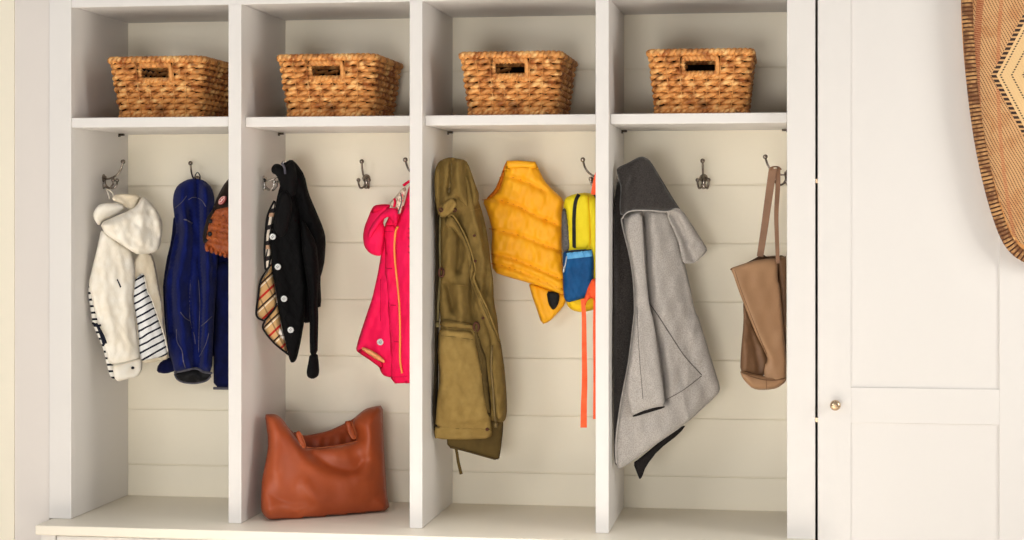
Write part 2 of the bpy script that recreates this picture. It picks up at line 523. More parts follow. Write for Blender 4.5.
tandk = fabric('tan_leather_shaded', rgb(128, 94, 66), rgb(112, 81, 56), .55, 260, .18, 20, spec=.35)  # darker copy of tan; shading of sides and gusset held in the colour
tanin = fabric('brown_inside', rgb(84, 58, 40), rgb(70, 48, 32), .8, 260, .2)
tanst = fabric('brown_strap_leather', rgb(138, 100, 72), rgb(122, 86, 60), .5, 260, .2, 20, spec=.4)
cognac = fabric('cognac_leather', rgb(166, 76, 35), rgb(152, 66, 28), .46, 320, .12, 10, spec=.4, wrinkle=.1)
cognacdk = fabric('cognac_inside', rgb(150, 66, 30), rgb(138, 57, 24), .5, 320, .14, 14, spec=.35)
cognacst = fabric('cognac_stitch', rgb(196, 112, 70), rgb(180, 96, 56), .6, 400, .1)
glovedk = fabric('dark_brown_leather', rgb(38, 23, 16), rgb(26, 16, 11), .55, 260, .2, 30, spec=.2)
glovetan = fabric('orange_tan_leather', rgb(172, 88, 36), rgb(136, 60, 22), .5, 200, .5, 40, spec=.4)
lace = fabric('rawhide_lace', rgb(196, 112, 56), rgb(150, 76, 32), .6, 300, .2)
redp = M('red_patch', rgb(188, 30, 38), .5); redp.mix(redp.noise(200) * .3, rgb(160, 20, 30))
whitep = M('white_embroidery', rgb(236, 226, 216), .7); whitep.mix(whitep.noise(300) * .3, rgb(210, 198, 188))

# ------------------------------------------------------------------ the setting
def structure(name, dims, m):
    return boxobj(name, dims, m, None, 0, kind='structure')
XSL = P(49, 200, 0).x           # left edge of the locker's left stile
XTL = P(14, 200, 0).x
structure('floor', (-3.2, 3.2, -6, .6, -.05, 0), floorm)
structure('wall_back', (-3.2, 3.2, .50, .60, 0, 2.75), wallm)
structure('wall_left', (-3.2, XTL, .0, .50, 0, 2.75), wallm)
structure('trim_1', (XTL + .0005, XSL - .0005, .003, .49, 0, 2.6), trimm)

TOPZ = 2.15
locker = thing('mudroom_locker', 'white built-in mudroom locker with four open bays, cubbies and a bench', 'locker', (-.3, 0, 0))
bm = bmesh.new()
zl = EYE + .07965; k = -8; GP = .0018
while True:
    a = zl + k * .15 + GP; b = a + .15 - 2 * GP; k += 1
    if a > TOPZ - .05: break
    if b < .35: continue
    box(bm, X0 - .02, X4 + .02, DEP, DEP + .004, max(a, .36), min(b, TOPZ - .02))
box(bm, X0 - .02, X4 + .02, DEP + .0042, DEP + .02, .36, TOPZ - .02)
link('back_panel', bm, panelm, locker, smooth=False, bevel=.001)
boxobj('side_panel', (X0 - .02, X0, .02, DEP, ZB, TOPZ - .02), paint, locker)
boxobj('side_panel', (X4, X4 + .02, .02, DEP, ZB, TOPZ - .02), paint, locker)
for a, b in ((X1L, X1R), (X2L, X2R), (X3L, X3R)):
    boxobj('divider', (a, b, 0, DEP - .0005, ZB, ZT + .002), paint, locker)
XSR = P(815.3, 250, 0).x
boxobj('stile', (XSL, X0 + .0003, 0, .0199, ZB, TOPZ), paint, locker)
boxobj('stile', (X4 - .0003, XSR, 0, .0199, .05, TOPZ), paint, locker)
boxobj('top_rail', (X0 + .0005, X4 - .0005, .0005, .02, ZT, TOPZ), paint, locker)
boxobj('cubby_ceiling', (X0 + .0005, X4 - .0005, .0205, DEP - .0005, ZT + .0022, ZT + .02), paint, locker)
boxobj('top_panel', (XSL, XSR, .0205, DEP + .02, TOPZ - .019, TOPZ), paint, locker)
for a, b in ((X0, X1L), (X1R, X2L), (X2R, X3L), (X3R, X4)):
    sh = boxobj('shelf', (a + .0005, b - .0005, .034 if a > X0 else .003, DEP - .001, ZSB, ZS), paint, locker, .002)
    for xx, sg in ((a, 1), (b, -1)):
        for yy in (.325,):
            bm = bmesh.new()
            box(bm, min(xx, xx + sg * .014), max(xx, xx + sg * .014), yy - .005, yy + .005, ZSB - .006, ZSB - .0005)
            box(bm, min(xx, xx + sg * .003), max(xx, xx + sg * .003), yy - .005, yy + .005, ZSB - .009, ZSB - .006)
            link('shelf_pin', bm, pinm, sh, smooth=False)
XBL = P(35, 530, -.10).x
boxobj('bench_seat', (XBL, XSR - .001, -.10, DEP, ZB - .024, ZB - .0003), benchm, locker, .003)
bm = bmesh.new()
box(bm, XBL + .004, XSR - .004, -.055, DEP, .05, ZB - .0245)
link('bench_base', bm, paint, locker, smooth=False)
xd0 = P(56, 536, -.075).x; wd = (XSR - .05 - xd0) / 4
boxobj('base_stile', (XBL + .004, xd0 - .0015, -.075, -.0555, .05, ZB - .0245), paint, locker)
for i in range(4):
    dr = boxobj('drawer', (xd0 + i * wd + .0015, xd0 + (i + 1) * wd - .0015, -.075, -.0555, .09, ZB - .029), paint, locker)
    bm = bmesh.new()
    lathe(bm, [(.005, 0), (.005, .012), (.013, .018), (.014, .024), (.008, .029), (0, .03)], (xd0 + (i + .5) * wd, -.075, .27), (0, -1, 0), 18)
    link('knob', bm, brass, dr)

# tall cupboard at the right, with its shaker door
XD0 = P(817.8, 300, 0).x; XP0 = P(851, 300, 0).x; XP1 = P(999.5, 300, 0).x; XD1 = XP1 + (XP0 - XD0)
tall = thing('tall_cabinet', 'tall white cupboard with panelled door and small brass knob, right of the locker', 'cabinet', ((XD0 + XD1) / 2, 0, 0))
boxobj('carcass', (XD0 + .012, XD1 + .6, .0215, .49, 0, 2.55), paint, tall)
boxobj('end_panel', (XD1 + .004, XD1 + .6, 0, .0205, .05, 2.55), paint, tall)
zr1 = P(920, 388.3, 0).z; zr0 = P(851, 422.5, 0).z; ztp = P(851, -40, 0).z
door = bmesh.new()
box(door, XD0, XP0, 0, .02, .06, 2.5); box(door, XP1, XD1, 0, .02, .06, 2.5)
box(door, XP0, XP1, 0, .02, zr0, zr1); box(door, XP0, XP1, 0, .02, ztp, 2.5); box(door, XP0, XP1, 0, .02, .06, .18)
dobj = link('cabinet_door', door, paint, tall, smooth=False, bevel=.0008)
box_ = bmesh.new(); box(box_, XP0 - .005, XP1 + .005, .0045, .0195, .07, 2.45)
link('door_panel', box_, paint, dobj, smooth=False)
kb = P(835.3, 405.3, -.02)
bm = bmesh.new()
lathe(bm, [(.0095, 0), (.0095, .002), (.005, .004), (.0045, .011), (.0085, .014), (.0122, .018), (.0125, .022), (.0108, .026), (.006, .0285), (0, .029)], (kb.x, 0, kb.z), (0, -1, 0), 24)
ball(bm, Vector((kb.x, -.0275, kb.z)), .0035)
link('knob', bm, brass, dobj, label='small round brass knob')
for vv in (181, 420): boxobj('catch', (XSR + .0002, XD0 - .0002, .004, .012, P(816, vv, 0).z - .005, P(816, vv, 0).z + .005), brass, tall, 0)

# ------------------------------------------------------------------ hooks
def hook(pos, n, label, group=None, dark=True, top=True):
    n = Vector(n); up = Vector((0, 0, 1)); sd = n.cross(up).normalized()
    t = thing('coat_hook', label, 'hook', pos, group)
    o = Vector(pos); m = nickel if dark else chrome
    W = lambda a, s_, z: o + n * a + sd * s_ + up * z
    bm = bmesh.new()
    lathe(bm, [(.011, .0002), (.011, .002), (.008, .004), (.006, .0075), (0, .008)], W(0, 0, .004), n, 20)
    lathe(bm, [(.008, .0002), (.008, .0018), (.005, .0035), (0, .004)], W(0, 0, -.016), n, 16)
    box_pts = [W(.003, 0, .008), W(.004, 0, -.004), W(.003, 0, -.02)]
    tube(bm, spline(box_pts, 4), .0055, 8, flat=(n, .5))
    link('backplate', bm, m, t)
    bm = bmesh.new()
    tube(bm, spline([W(.003, 0, .002), W(.018, 0, .0035), (W(.036, 0, .012)), W(.047, 0, .026), W(.053, 0, .044)], 6), .0026, 8)
    link('upper_arm', bm, m, t)
    bm = bmesh.new(); ball(bm, W(.0535, 0, .047), .0062); link('ball_tip', bm, m, t)
    for q in (-1, 1):
        bm = bmesh.new()
        tube(bm, spline([W(.003, 0, -.008), W(.010, q * .005, -.019), W(.022, q * .011, -.022), W(.031, q * .0135, -.012), W(.032, q * .014, -.004)], 6), .0026, 8)
        lo = link('lower_arm', bm, m, t)
        bm = bmesh.new(); ball(bm, W(.032, q * .014, -.001), .0055); link('ball_tip', bm, m, lo)
    return t
HZ = EYE + .093; HY = .21
hook((X0, .215, EYE + .094), (1, 0, 0), 'metal coat hook on the left wall above the white jacket', dark=True)
hook((P(197, 180, DEP).x, DEP, HZ), (0, -1, 0), 'dark metal coat hook holding up the blue fleece jacket')
hook((X1L, .19, HZ), (-1, 0, 0), 'coat hook behind the first divider, carrying the baseball glove')
hook((X1R, .19, EYE + .088), (1, 0, 0), 'bright metal coat hook holding the black quilted coat', dark=False)
hook((P(366.5, 181, DEP).x, DEP, EYE + .0955), (0, -1, 0), 'empty coat hook on the back between black coat and pink jacket')
hook((X2L, .20, EYE + .095), (-1, 0, 0), 'coat hook at the divider above the pink jacket')
hook((P(530, 180, DEP).x, DEP, EYE + .083), (0, -1, 0), 'coat hook behind the collar of the yellow vest')
hook((X3L, .20, EYE + .093), (-1, 0, 0), 'metal coat hook above the yellow and blue backpack')
hook((X3R, .20, EYE + .085), (1, 0, 0), 'coat hook on the divider holding the two-tone grey coat', dark=False)
hook((P(703.7, 181, DEP).x, DEP, EYE + .093), (0, -1, 0), 'empty coat hook on the back between grey coat and tan tote')
hook((X4, .20, EYE + .098), (-1, 0, 0), 'metal coat hook at far right holding the tan leather tote')

# ------------------------------------------------------------------ woven baskets
BW, BD, BH = .246, .325, .1535
def bpath(w, d, r=.018, n=5):
    pts = []
    for cx, cy, a0 in ((w / 2 - r, -d / 2 + r, -90), (w / 2 - r, d / 2 - r, 0), (-w / 2 + r, d / 2 - r, 90), (-w / 2 + r, -d / 2 + r, 180)):
        for i in range(n + 1):
            a = math.radians(a0 + 90 * i / n); pts.append(Vector((cx + r * math.cos(a), cy + r * math.sin(a), 0)))
    return pts
def resample(pts, ds):
    pts = pts + [pts[0]]; out = []; L = [0]
    for a, b in zip(pts, pts[1:]): L.append(L[-1] + (b - a).length)
    N = int(round(L[-1] / ds)); j = 0
    for i in range(N):
        s_ = L[-1] * i / N
        while L[j + 1] < s_: j += 1
        t = (s_ - L[j]) / max(L[j + 1] - L[j], 1e-9)
        p = pts[j].lerp(pts[j + 1], t); tg = (pts[j + 1] - pts[j]).normalized()
        out.append((p, Vector((tg.y, -tg.x, 0)), s_))
    return out, L[-1]
def bdims(z):
    t = z / BH
    return .214 + (BW - .214) * t - .012, .255 + (BD - .255) * t - .012
HX, HZ0, HZ1 = .041, .100, .127
def rope(bm, pts, A, B, r, q, closed=True, ph0=0.0, jit=0.0):
    """two strands twining round each other; pts: (point, normal, arc length)"""
    for s_ in (0, 1):
        run = []; runs = []
        for p, nrm, L in pts:
            if p is None:
                if run: runs.append(run); run = []
                continue
            ph = math.pi * L / q + s_ * math.pi + ph0
            bul = abs(math.cos(ph * 1.0))
            run.append((p + nrm * (A * math.cos(ph)) + Vector((0, 0, B * math.sin(ph))), r * (.86 + .22 * max(0, math.cos(ph)) + random.uniform(-jit, jit))))
        if run: runs.append(run)
        full = len(runs) == 1 and closed and all(p is not None for p, _, _ in pts)
        for rn in runs:
            if len(rn) > 2: tube(bm, [a for a, _ in rn], [b for _, b in rn], 6, closed=full)
def make_basket():
    t = thing('woven_basket', '', 'basket')
    bm = bmesh.new(); nr = 9
    for i in range(nr):
        z = .011 + (BH - .022) * (i + .3) / nr
        w, d = bdims(z); pts, L = resample(bpath(w, d), .0045)
        q = L / (2 * round(L / .033 / 2))
        pp = []
        for p, nn, s_ in pts:
            hole = abs(p.x) < HX + .004 and HZ0 - .006 < z < HZ1 + .006 and abs(p.y) > d / 2 - .02
            pp.append((None if hole else p + Vector((0, 0, z)), nn, s_))
        k = next((j for j, a in enumerate(pp) if a[0] is None), None)
        if k is not None: pp = pp[k:] + pp[:k]
        rope(bm, pp,   .0062, .0034, .0060, q, ph0=(i % 2) * math.pi / 2, jit=.06)
    body = link('woven_body', bm, wicker, t)
    bm = bmesh.new()                                   # thin vertical stakes
    for i in range(1, 7):
        for sy in (-1, 1):
            x = -.5 + i / 7
            w0, d0 = bdims(.004); w1, d1 = bdims(BH - .01)
            if abs(x * w1) < HX: top = HZ0 - .006
            else: top = BH - .01
            wt, dt = bdims(top)
            tube(bm, [Vector((x * w0, sy * (d0 / 2 + .011), .004)), Vector((x * wt, sy * (dt / 2 + .0115), top))], .0013, 5)
    link('stake', bm, wicker, t, kind='stuff')
    for nm, z, r in (('rim', BH - .0075, .0066), ('base_border', .006, .005)):
        bm = bmesh.new(); w, d = bdims(z); pts, L = resample(bpath(w + .008, d + .008), .003)
        q = L / (2 * round(L / .013 / 2))
        rope(bm, [(p + Vector((0, 0, z)), nn, s_) for p, nn, s_ in pts], .004, .004, r, q)
        link(nm, bm, wicker, t)
    for sy in (-1, 1):                                 # bound hand hole
        bm = bmesh.new(); zc = (HZ0 + HZ1) / 2; hw, hh, r = HX, (HZ1 - HZ0) / 2, .008
        ring = []
        for p in bpath(2 * hw, 2 * hh + .012, .008, 4):
            z = zc + p.y; w, d = bdims(z)
            ring.append(Vector((p.x, sy * (d / 2 + .006), z)))
        pts, L = resample(ring, .0028)
        q = L / (2 * round(L / .0105 / 2))
        rope(bm, [(p, Vector((0, sy, 0)), s_) for p, nn, s_ in pts], .003, .004, .0058, q)
        link('handle_hole', bm, wicker, t)
    bm = bmesh.new()                                   # added dark inner wall for the shade inside; keeps the weave from being see-through
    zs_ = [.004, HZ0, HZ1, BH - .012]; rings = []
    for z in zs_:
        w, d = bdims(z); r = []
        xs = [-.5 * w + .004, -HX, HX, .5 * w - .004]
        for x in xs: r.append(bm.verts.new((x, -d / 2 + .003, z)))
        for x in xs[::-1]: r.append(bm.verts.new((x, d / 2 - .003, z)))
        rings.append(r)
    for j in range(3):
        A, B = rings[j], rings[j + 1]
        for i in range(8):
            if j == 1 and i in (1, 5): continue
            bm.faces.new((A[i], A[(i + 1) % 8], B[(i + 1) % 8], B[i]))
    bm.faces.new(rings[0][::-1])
    link('inner_shade_wall', bm, wickerin, t, smooth=False)
    return t
def copy_tree(o, parent=None):
    c = o.copy(); COL.objects.link(c); c.parent = parent
    for ch in list(o.children): copy_tree(ch, c)
    return c
proto = None
for i, (ul, rz, lab) in enumerate(((107.8, -.6, 'woven brown basket in the leftmost cubby, its right side behind the divider'),
                                   (277, 0, 'woven brown basket in the second cubby, above the black coat'),
                                   (459.8, 0, 'woven brown basket in the third cubby, above the olive parka and yellow vest'),
                                   (648, .4, 'woven brown basket in the rightmost cubby, above the grey coat'))):
    b = make_basket() if proto is None else copy_tree(proto)
    if proto is None: proto = b
    x = P(ul, 56, .05).x + BW / 2
    b.location = (x, .05 + BD / 2, ZS + .0005); b.rotation_euler = (0, 0, math.radians(rz))
    b['label'] = lab; b['group'] = 'woven storage baskets on the cubby shelves'
#@@ITEMS
# ------------------------------------------------------------------ white hooded jacket (bay 1, left hook)
a = lambda *p: zz(80, 180, 4.905, *p)
b = lambda *p: zz(80, 280, 4.905, *p)
J = thing('hooded_jacket', 'white hooded jacket with navy striped lining hanging on the left wall hook', 'jacket', P(113, 200, .18))
dj = plane((88, 300, .085), (165, 300, .25), (120, 200, .17))
off = lambda f, k: (lambda u, v: f(u, v) + k)
Cloth('back_body', b((45, 20), (62, 20), (100, 120), (150, 300), (180, 470), (178, 490), (148, 478), (132, 420), (112, 330), (84, 270), (62, 215), (52, 150), (38, 60)), off(dj, .012), stripe2, J, T=.006, R=6, xl=X0 + .004, noise=.002, wl=9)
Cloth('front_panel', a((300, 340), (352, 355), (372, 430), (392, 545)) + b((405, 120), (416, 260), (436, 372), (425, 392), (308, 412), (296, 380), (290, 250), (260, 60)) + a((255, 420),), off(dj, .010), creamcloth, J, T=.007, R=8, noise=.0015, wl=10)
st = Cloth('striped_lining', a((300, 455), (318, 470), (332, 545)) + b((352, 95), (382, 180), (412, 270), (432, 345), (428, 372), (310, 396), (292, 395), (286, 250), (272, 160), (262, 100), (250, 20)) + a((246, 520),), off(dj, -.002), stripe, J, T=.007, R=8, noise=.0022, wl=12, folds=[(b((300, 40), (330, 200), (350, 380)), .006, 4)])
bm = bmesh.new(); tube(bm, st.path(a((316, 472), (332, 545)) + b((352, 95), (382, 180), (412, 270), (431, 350)), .001), .0016, 6)
link('lining_edge', bm, whitecloth, J)
sl = Cloth('sleeve', a((105, 235), (190, 300), (250, 340), (272, 430), (268, 520)) + b((262, 90), (272, 180), (284, 280), (292, 360), (300, 392), (180, 420), (142, 408), (116, 310), (84, 190), (62, 110), (42, 20)) + a((46, 490), (70, 390), (92, 300)), off(dj, -.012), whitecloth, J, T=.014, R=9, xl=X0 + .003, noise=.002, wl=14, wr=(16, .0035, 34, .12, .5),
           folds=[(a((130, 280), (120, 400)) + b((130, 100), (170, 300)), .006, 3.5), (a((190, 330), (215, 480)) + b((225, 150), (240, 380)), .005, 3), (a((110, 330), (75, 470)), -.004, 2.5), (b((100, 150), (150, 350)), -.005, 2.5)])
cf = Cloth('cuff', b((158, 418), (185, 410), (298, 382), (306, 408), (303, 448), (278, 478), (225, 488), (186, 500), (168, 480)), off(dj, -.021), whitecloth, J, T=.008, R=6, noise=.001, wr=(4, .002, 14, 0, .6))
button(J, cf, *b((258, 431))[0], .0036, navy, 'snap_button', 'small dark snap')
bm = bmesh.new(); tube(bm, cf.path(b((164, 428), (230, 408), (299, 390)), .0005), .0008, 5); link('cuff_seam', bm, creamcloth, J)
bm = bmesh.new()
tube(bm, sl.path(a((181, 488), (190, 505), (199, 526)), .0008), .0022, 6, flat=(Vector((0, 1, 0)), .4)); link('logo_mark', bm, navy, J, label='small dark embroidered mark')
bm = bmesh.new()
for p0, p1 in (((62, 212), (100, 222)), ((88, 225), (128, 310))): tube(bm, spline([P(*b(p0)[0], .085), P(*b(((p0[0] + p1[0]) / 2 + 6, (p0[1] + p1[1]) / 2 + 6))[0], .072), P(*b(p1)[0], .080)], 5), .0028, 6)
tube(bm, spline([P(*b((80, 215))[0], .08), P(*b((96, 250))[0], .07), P(*b((118, 318))[0], .075)], 5), .0035, 6)
link('drawcord', bm, navy, J)
Cloth('hood_inside', a((150, 95), (178, 66), (300, 72), (285, 120), (262, 142), (235, 140), (205, 118)), off(dj, -.014), creamcloth, J, T=.008, R=8, folds=[(a((195, 75), (250, 125)), -.012, 4)])
Cloth('collar', a((62, 170), (80, 132), (110, 112), (205, 112), (225, 140), (180, 170), (110, 200), (95, 225), (75, 205)), off(dj, -.016), whitecloth, J, T=.009, R=6, xl=X0 + .003, wr=(5, .003, 18, 1.3, .4), folds=[(a((90, 190), (150, 165), (215, 145)), -.004, 2.5)])
Cloth('hood', a((98, 212), (170, 180), (235, 152), (275, 128), (298, 92), (318, 80), (355, 118), (388, 165), (406, 212), (402, 270), (390, 335), (362, 358), (285, 368), (245, 345), (190, 308), (120, 262)), off(dj, -.034), whitecloth, J, T=.018, R=8, noise=.002, wl=12, wr=(10, .004, 24, .7, .8),
      folds=[(a((300, 110), (310, 200), (290, 330)), .006, 4), (a((345, 150), (365, 240), (350, 330)), -.006, 3), (a((130, 225), (220, 200), (290, 170)), .005, 4), (a((320, 220), (360, 250), (390, 300)), -.004, 2.5), (a((180, 280), (250, 290), (300, 330)), -.004, 3)])
bm = bmesh.new(); tube(bm, spline([P(109.5, 199, .16), P(108, 193, .165), P(106.5, 189, .18), P(112.5, 193, .17), P(113.5, 199, .16)], 6), .0018, 6); link('hanging_loop', bm, whitecloth, J)

# ------------------------------------------------------------------ blue fleece (bay 1, back hook)
a = lambda *p: zz(150, 170, 4.694, *p)
b = lambda *p: zz(150, 280, 4.694, *p)
J = thing('fleece_jacket', 'royal blue fleece jacket with grey stitching hanging on the back hook behind the glove', 'jacket', P(197, 190, .30))
db = lambda u, v: .315 + 0 * u
Cloth('back_body', a((112, 200), (100, 330), (75, 430), (60, 540)) + b((62, 60), (68, 200), (84, 330), (90, 372), (200, 400), (300, 360), (375, 300), (420, 0)) + a((400, 330), (310, 200), (200, 160)), off(db, .035), bluedark, J, T=.012, R=10, noise=.004, wl=9)
Cloth('sleeve', b((300, -60), (345, -90), (395, -60), (410, 200), (412, 512), (299, 512), (297, 380), (306, 250), (308, 100)), off(db, .008), bluedark, J, T=.022, R=12, noise=.003, wl=14, xr=X1L - .003)
bm = bmesh.new(); tube(bm, [P(*q, .298) for q in b((298, 508), (340, 509), (385, 509))], .0035, 8); link('sleeve_binding', bm, greytrim, J)
Cloth('sleeve_cuff', b((78, 362), (120, 372), (125, 425), (74, 441), (30, 433), (38, 396)), off(db, .004), bluedark, J, T=.014, R=8, noise=.003)
Cloth('hem_lining', b((112, 436), (150, 425), (215, 412), (288, 436), (284, 458), (262, 476), (210, 486), (150, 482), (126, 464)), off(db, .006), blk, J, T=.01, R=8, folds=[(b((150, 475), (200, 440), (240, 470)), .008, 2)])
bd = Cloth('body', a((106, 150), (112, 105), (130, 70), (170, 46), (215, 38), (258, 50), (290, 82), (304, 135), (300, 185), (308, 260), (314, 340), (318, 430), (312, 545)) + b((304, 150), (296, 280), (291, 436), (250, 432), (215, 416), (165, 424), (114, 434), (104, 390), (88, 330), (80, 240), (72, 120), (72, 0)) + a((86, 460), (106, 350), (124, 280), (114, 215)), off(db, -.006), [blue, greyst], J, T=.030, R=14, noise=.003, wl=15, wr=(14, .007, 50, .05, .22),
           folds=[(a((150, 90), (160, 200), (172, 300), (150, 420)) + b((130, 60), (150, 250), (140, 400)), .020, 4.5), (a((190, 190), (205, 300), (198, 450)) + b((185, 60), (205, 300), (208, 400)), -.030, 2.6), (a((222, 60), (226, 250), (230, 450)) + b((240, 100), (228, 400)), -.038, 2.6), (a((262, 90), (262, 260), (275, 450)) + b((266, 150), (262, 400)), .026, 4), (a((130, 210), (128, 330), (104, 460)) + b((98, 100), (104, 250)), -.030, 3), (a((285, 180), (290, 350), (296, 500)), -.020, 2.5), (b((150, 150), (190, 195)), -.006, 2), (b((120, 250), (150, 330)), -.016, 2.4)],
           seams=[(b((190, 0), (186, 130), (190, 200), (208, 262), (212, 300)), .0009, 1), (b((228, 0), (234, 120), (230, 230), (228, 340)), .0009, 1), (b((232, 222), (262, 198), (290, 172)), .0011, 1), (b((142, 150), (165, 178), (188, 192)), .0011, 1), (b((124, 230), (128, 290), (150, 332), (156, 380), (166, 412)), .0012, 1), (b((276, 250), (262, 300), (232, 360)), .0009, 1), (a((118, 178), (150, 150), (172, 122)), .0010, 1), (a((180, 140), (205, 128), (240, 140), (262, 172)), .0011, 1), (a((160, 232), (175, 236), (198, 250)), .0018, 1)])
bm = bmesh.new(); tube(bm, bd.path(b((116, 434), (165, 424), (216, 415), (252, 431), (288, 437)), .002), .0034, 8); tube(bm, spline([P(*q, .305) for q in b((114, 440), (128, 466), (160, 481), (210, 485), (262, 474), (285, 452))], 4), .0022, 8); link('hem_binding', bm, greytrim, J)
bm = bmesh.new(); tube(bm, spline([P(196, 180, .29), P(195, 176, .30), P(197.5, 172.5, .31), P(200, 176, .30), P(199.5, 180, .29)], 5), .0014, 6); link('hanging_loop', bm, navy, J)

# ------------------------------------------------------------------ baseball glove (bay 1, right)
J = thing('baseball_glove', 'brown leather baseball glove hanging beside the blue fleece, half behind the divider', 'glove', P(220, 190, .18))
dg = lambda u, v: .185 + 0 * u
Cloth('palm', a((392, 30), (366, 42), (342, 75), (318, 120), (300, 165), (286, 198), (300, 300), (330, 350), (420, 380), (440, 300), (440, 100), (425, 45)), off(dg, .010), glovedk, J, T=.03, R=9, noise=.002, folds=[(a((350, 90), (325, 160)), -.006, 2)])
Cloth('webbing', a((286, 196), (298, 172), (308, 180), (300, 220), (285, 262), (268, 330), (252, 352), (245, 320), (254, 270), (266, 222)), off(dg, -.008), glovedk, J, T=.014, R=5, folds=[(a((275, 230), (285, 245)), -.008, 2)])
lat = [(a((300 + k * 26, 190), (272 + k * 26, 260), (262 + k * 26, 330)), -.006, 1.0) for k in range(6)] + [(a((262, 250 + k * 26), (330, 262 + k * 26), (430, 280 + k * 26)), -.006, 1.0) for k in range(-2, 4)]
gp = Cloth('finger_panel', a((266, 262), (284, 212), (304, 186), (340, 172), (390, 166), (440, 176), (440, 400), (366, 404), (320, 392), (276, 368), (254, 346)), off(dg, -.012), glovetan, J, T=.018, R=6, noise=.002, wl=7, folds=lat, step=1.6)
for k in range(7):
    x, y = 266 + k * 21, 364 + k * 7
    Cloth('finger_tip', a((x - 10, y - 16), (x + 6, y - 20), (x + 13, y - 4), (x + 12, y + 16), (x + 2, y + 22), (x - 8, y + 12)), off(dg, -.020), glovetan, J, T=.010, R=3, noise=.001, step=1.4)
bm = bmesh.new()
for r in range(4):
    for c_ in range(5):
        x = 296 + c_ * 30 - r * 6; y = 222 + r * 32 + c_ * 5
        tube(bm, gp.path(a((x - 9, y + 5), (x, y - 3), (x + 11, y + 6)), .0025), .0012, 6)
link('lacing', bm, lace, J, kind='stuff')
bm = bmesh.new()
for x, y in ((281, 300), (283, 240), (264, 332)):
    lathe(bm, [(.006, 0), (.006, .0012), (0, .0015)], gp.at(*a((x, y))[0], .004), (0, -1, 0), 12)
link('webbing_gap', bm, blk, J, kind='stuff')
pc = P(*a((337, 142))[0], .146)
bm = bmesh.new()
for i in range(1):
    ang = math.radians(52); ux = Vector((math.cos(ang), 0, math.sin(ang))); uz = Vector((-math.sin(ang), 0, math.cos(ang)))
    ring = [pc + ux * (.0125 * math.cos(t)) + uz * (.0068 * math.sin(t)) for t in [2 * math.pi * k / 24 for k in range(24)]]
    f1 = [bm.verts.new(p) for p in ring]; f2 = [bm.verts.new(p + Vector((0, .010, 0))) for p in ring]
    bm.faces.new(f1); bm.faces.new(f2[::-1])
    for k in range(24): bm.faces.new((f1[k], f2[k], f2[(k + 1) % 24], f1[(k + 1) % 24]))
pt = link('emblem_patch', bm, redp, J, smooth=False, label='red oval patch with white script')
bm = bmesh.new()
ring = [pc + Vector((0, -.0006, 0)) + ux * (.0112 * math.cos(t)) + uz * (.0056 * math.sin(t)) for t in [2 * math.pi * k / 24 for k in range(24)]]
tube(bm, ring, .0005, 5, closed=True)
scr = [(-.0085, -.001), (-.006, .003), (-.0045, -.002), (-.003, .001), (-.002, -.0015), (-.0005, .0015), (.0005, -.0015), (.002, .003), (.003, -.0015), (.0045, .001), (.006, -.0015), (.0088, .001)]
tube(bm, spline([pc + Vector((0, -.0008, 0)) + ux * x + uz * y for x, y in scr], 4), .0007, 5)
link('emblem_script', bm, whitep, pt)

# ------------------------------------------------------------------ black quilted coat (bay 2, left hook)
a = lambda *p: zz(250, 150, 4.5, *p)
b = lambda *p: zz(250, 265, 4.5, *p)
J = thing('quilted_coat', 'black quilted coat with white buttons and tan plaid lining on the left hook', 'coat', P(292, 200, .17))
dk = plane((260, 300, .11), (325, 300, .21), (290, 170, .17))
Cloth('lining', a((88, 540), (98, 500), (110, 520)) + b((95, -5), (115, 120), (122, 170), (105, 205), (66, 250), (32, 228), (38, 150), (50, 70)), off(dk, .010), plaid, J, T=.008, R=7, noise=.003, wl=9, xl=X1R + .004)
Cloth('hem_lining', b((114, 165), (130, 190), (140, 280), (172, 400), (160, 398), (110, 350), (60, 290), (68, 262)), off(dk, .004), plaid, J, T=.008, R=7, noise=.002, xl=X1R + .004)
Cloth('lining_label', b((134, 285), (150, 300), (150, 338), (128, 305)), off(dk, -.007), whitep, J, T=.002, R=2, noise=0, smooth=0)
Cloth('facing', a((112, 228), (122, 240), (112, 300), (98, 360), (92, 420), (98, 480), (86, 530), (72, 540), (66, 470), (70, 380), (78, 300), (94, 258)), off(dk, -.004), plaid2, J, T=.006, R=5, noise=.001, xl=X1R + .003)
bm = bmesh.new()
for pts in (b((92, -2), (48, 70), (36, 150), (30, 228), (66, 252)), b((66, 252), (60, 288), (108, 350), (174, 404)), b((66, 250), (104, 205), (122, 172)), a((110, 228), (92, 262), (77, 305), (69, 380), (65, 470), (70, 540))):
    gg = Cloth('_', pts + [pts[0]], off(dk, -.006), None, None, T=0, build=False, noise=0, xl=X1R + .005)
    tube(bm, gg.path(pts, 0), .0027, 6)
link('binding', bm, blackbind, J)
Cloth('back_body', a((150, 62), (185, 40), (212, 62), (246, 112), (262, 190), (296, 270), (330, 350), (342, 400), (336, 500), (326, 545)) + b((316, 60), (322, 186), (303, 192), (280, 258), (240, 262), (190, 200), (150, 20)) + a((170, 400), (150, 200)), off(dk, .010), black, J, T=.022, R=10, noise=.003, wr=(12, .005, 34, .2, .5), folds=[(a((235, 130), (260, 260), (300, 380)) + b((290, 60), (295, 160)), .008, 5), (a((215, 220), (240, 400)) + b((255, 60), (262, 220)), -.014, 4)])
